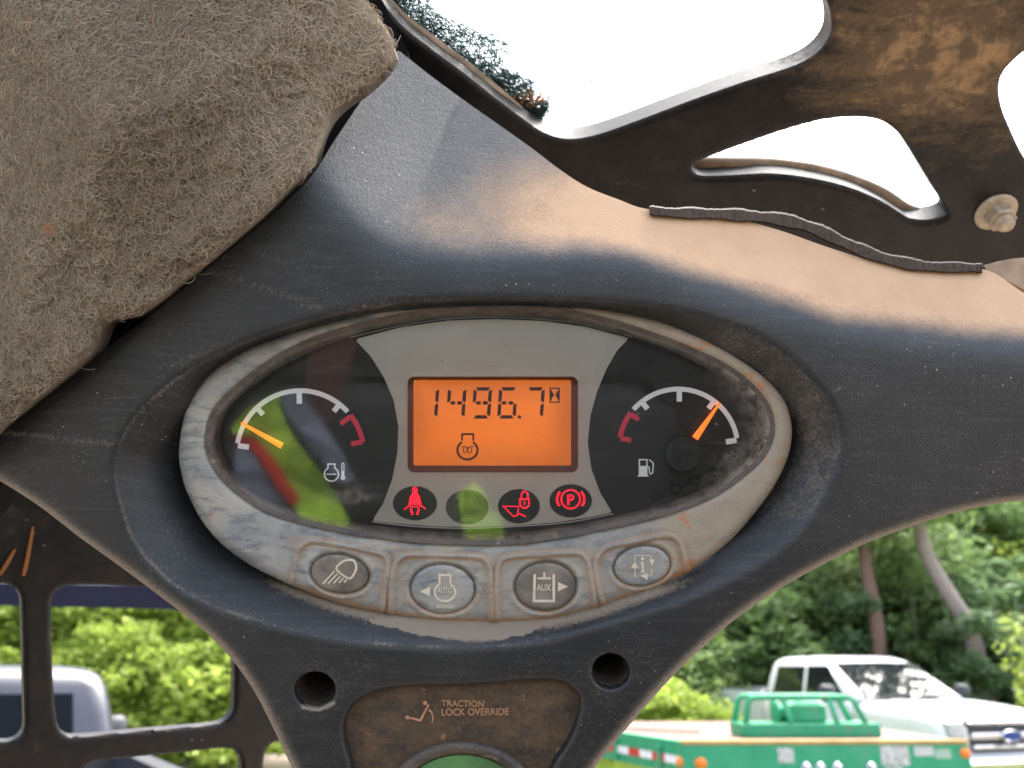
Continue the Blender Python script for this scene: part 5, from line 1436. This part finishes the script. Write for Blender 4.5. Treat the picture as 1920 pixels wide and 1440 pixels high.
m.build('chain', M_DECK, tr, True)
m = MB(); m.box((-.3, 1.2, .55), (.5, 3.4, ZD - .06), .02); m.build('frame', M_GREEN, tr)
for x in (Lx1 - .25, Lx0 + .02):
    for y in (2.0, 2.9):
        m = MB(); m.lathe((x, y, .36), (1, 0, 0), [(.18, 0), (.33, 0), (.36, .03), (.36, .19), (.33, .22), (.18, .22)], 24); m.build('wheel', M_TYRE, tr, True)

# dark beam of the machine's lift arm outside the side screen
M_ARM = simple('navy_black_arm_paint', (0.006, 0.008, 0.026), 0.6, spec=0.2)
a0 = U(-330, 1108, 1.05); a1 = U(700, 1128, 1.75)
m = MB()
hh = 0.0135
def armring(p, h): return [tuple(p + UPV * h), tuple(p + UPV * h + FW * .10), tuple(p - UPV * h + FW * .10), tuple(p - UPV * h)]
m.loft([armring(a0, hh * 1.0), armring(a1, hh * 2.05)])
tag(m.build('lift_arm', M_ARM, None), 'dark navy lift arm beam across the top of the side screen openings', 'lift arm')

# ------------------------------------------------------------------ behind the camera: operator seat and vest, seen mirrored in the lens
def mirror_pt(px, py, zb):
    """point zb metres behind the camera that the lens mirrors at photo pixel px, py"""
    L = 0.3102; k = (2 * L + zb)
    return CAM + (px - 960) / F * k * RT + (720 - py) / F * k * UPV - zb * FW
M_VEST = simple('hi_vis_green_cloth', (0.36, 0.60, 0.05), 0.8, 0, .45, 14)
M_VESTRED = simple('red_cloth_band', (0.70, 0.03, 0.02), 0.8)
M_SEAT = simple('charcoal_seat_cloth', (0.03, 0.032, 0.038), 0.85, 0, .2, 12)
def cloth(name, polys, mat, parent, zb, seed, th=0.006):
    V = []; Fc = []
    for poly in polys:
        P = np.array(poly, float); n = len(P)
        W1 = np.array([mirror_pt(x, y, zb + 0.012 * math.sin(x * .03 + y * .02 + seed)) for x, y in P]); b = len(V)
        V += W1.tolist() + (W1 - FW * th).tolist()
        tri = tessellate_polygon([[Vector((x, y, 0)) for x, y in P]])
        Fc += [tuple(i + b for i in t) for t in tri] + [tuple(i + b + n for i in t[::-1]) for t in tri] + [(b + i, b + (i + 1) % n, b + n + (i + 1) % n, b + n + i) for i in range(n)]
    return link_mesh(name, V, Fc, mat, parent)
cabb = empty('cab_rear_panel', (0, -1.0, 0.3), 'black steel rear cab panel behind the operator seat, behind the viewpoint', 'cab panel')
m = MB(); m.box((-.75, -.04, .0), (.75, .0, 1.42), .01); m.build('back_plate', M_BLACK, cabb)
for s_ in (-1, 1):
    m = MB(); m.box((s_ * .75 - .02, .01, 0), (s_ * .75 + .02, 1.0, .95), .01); m.build('side_plate', M_BLACK, cabb)
m = MB(); m.box((-.72, .01, -.05), (.72, 1.2, 0), .01); m.build('floor_plate', M_BLACK, cabb)
seat = empty('operator_seat', (-.1, -.75, .75), 'charcoal operator seat behind the viewpoint, mirrored in the gauge lens', 'seat')
m = MB(); m.box((-.40, -.13, -.02), (.40, .02, .72), .05); m.build('backrest', M_SEAT, seat, True)
m = MB(); m.box((-.30, -.10, -.18), (.30, .52, -.04), .05); m.build('cushion', M_SEAT, seat, True)
m = MB(); m.box((-.22, -.05, -.50), (.22, .40, -.20), .03); m.build('seat_base', M_DARKPL, seat)
vest = empty('safety_vest', mirror_pt(600, 950, .58), 'bright green safety vest with red band hung on the seat behind the viewpoint', 'vest')
cloth('vest_panel', [[(436, 800), (470, 762), (525, 735), (522, 760), (535, 800), (570, 850), (610, 900), (640, 950), (655, 985), (650, 1040), (600, 1040), (560, 965), (520, 880), (480, 818), (436, 812)]], M_VEST, vest, .58, 1)
cloth('red_band', [[(440, 812), (478, 818), (505, 850), (530, 890), (562, 940), (548, 948), (520, 912), (492, 868), (465, 830), (440, 826)]], M_VESTRED, vest, .575, 2)
cloth('vest_panel', [[(858, 925), (890, 905), (912, 925), (918, 950), (938, 968), (946, 1000), (950, 1060), (890, 1060), (872, 1000), (862, 960)]], M_VEST, vest, .58, 3)

M_REFLBLUE = simple('blue_grey_reflection_cloth', (0.22, 0.25, 0.36), 0.85)
M_MAROON = simple('maroon_cloth', (0.09, 0.03, 0.03), 0.85)
cloth('blue_reflection_patch', [[(440, 830), (462, 838), (490, 878), (518, 920), (546, 955), (566, 990), (540, 1000), (470, 950), (440, 890)]], M_REFLBLUE, vest, .585, 4)  # added out-of-view cloth, shaped to mirror blue-grey in the lens
cloth('blue_reflection_patch', [[(530, 740), (560, 735), (600, 790), (640, 850), (665, 900), (640, 905), (600, 860), (560, 805), (535, 770)]], M_REFLBLUE, vest, .60, 5)  # second added cloth for the blue-grey reflection
cloth('maroon_reflection_patch', [[(590, 640), (672, 620), (655, 700), (620, 790), (600, 780), (566, 728), (575, 690)]], M_MAROON, vest, .62, 6)  # added out-of-view cloth that gives the lens its maroon reflection
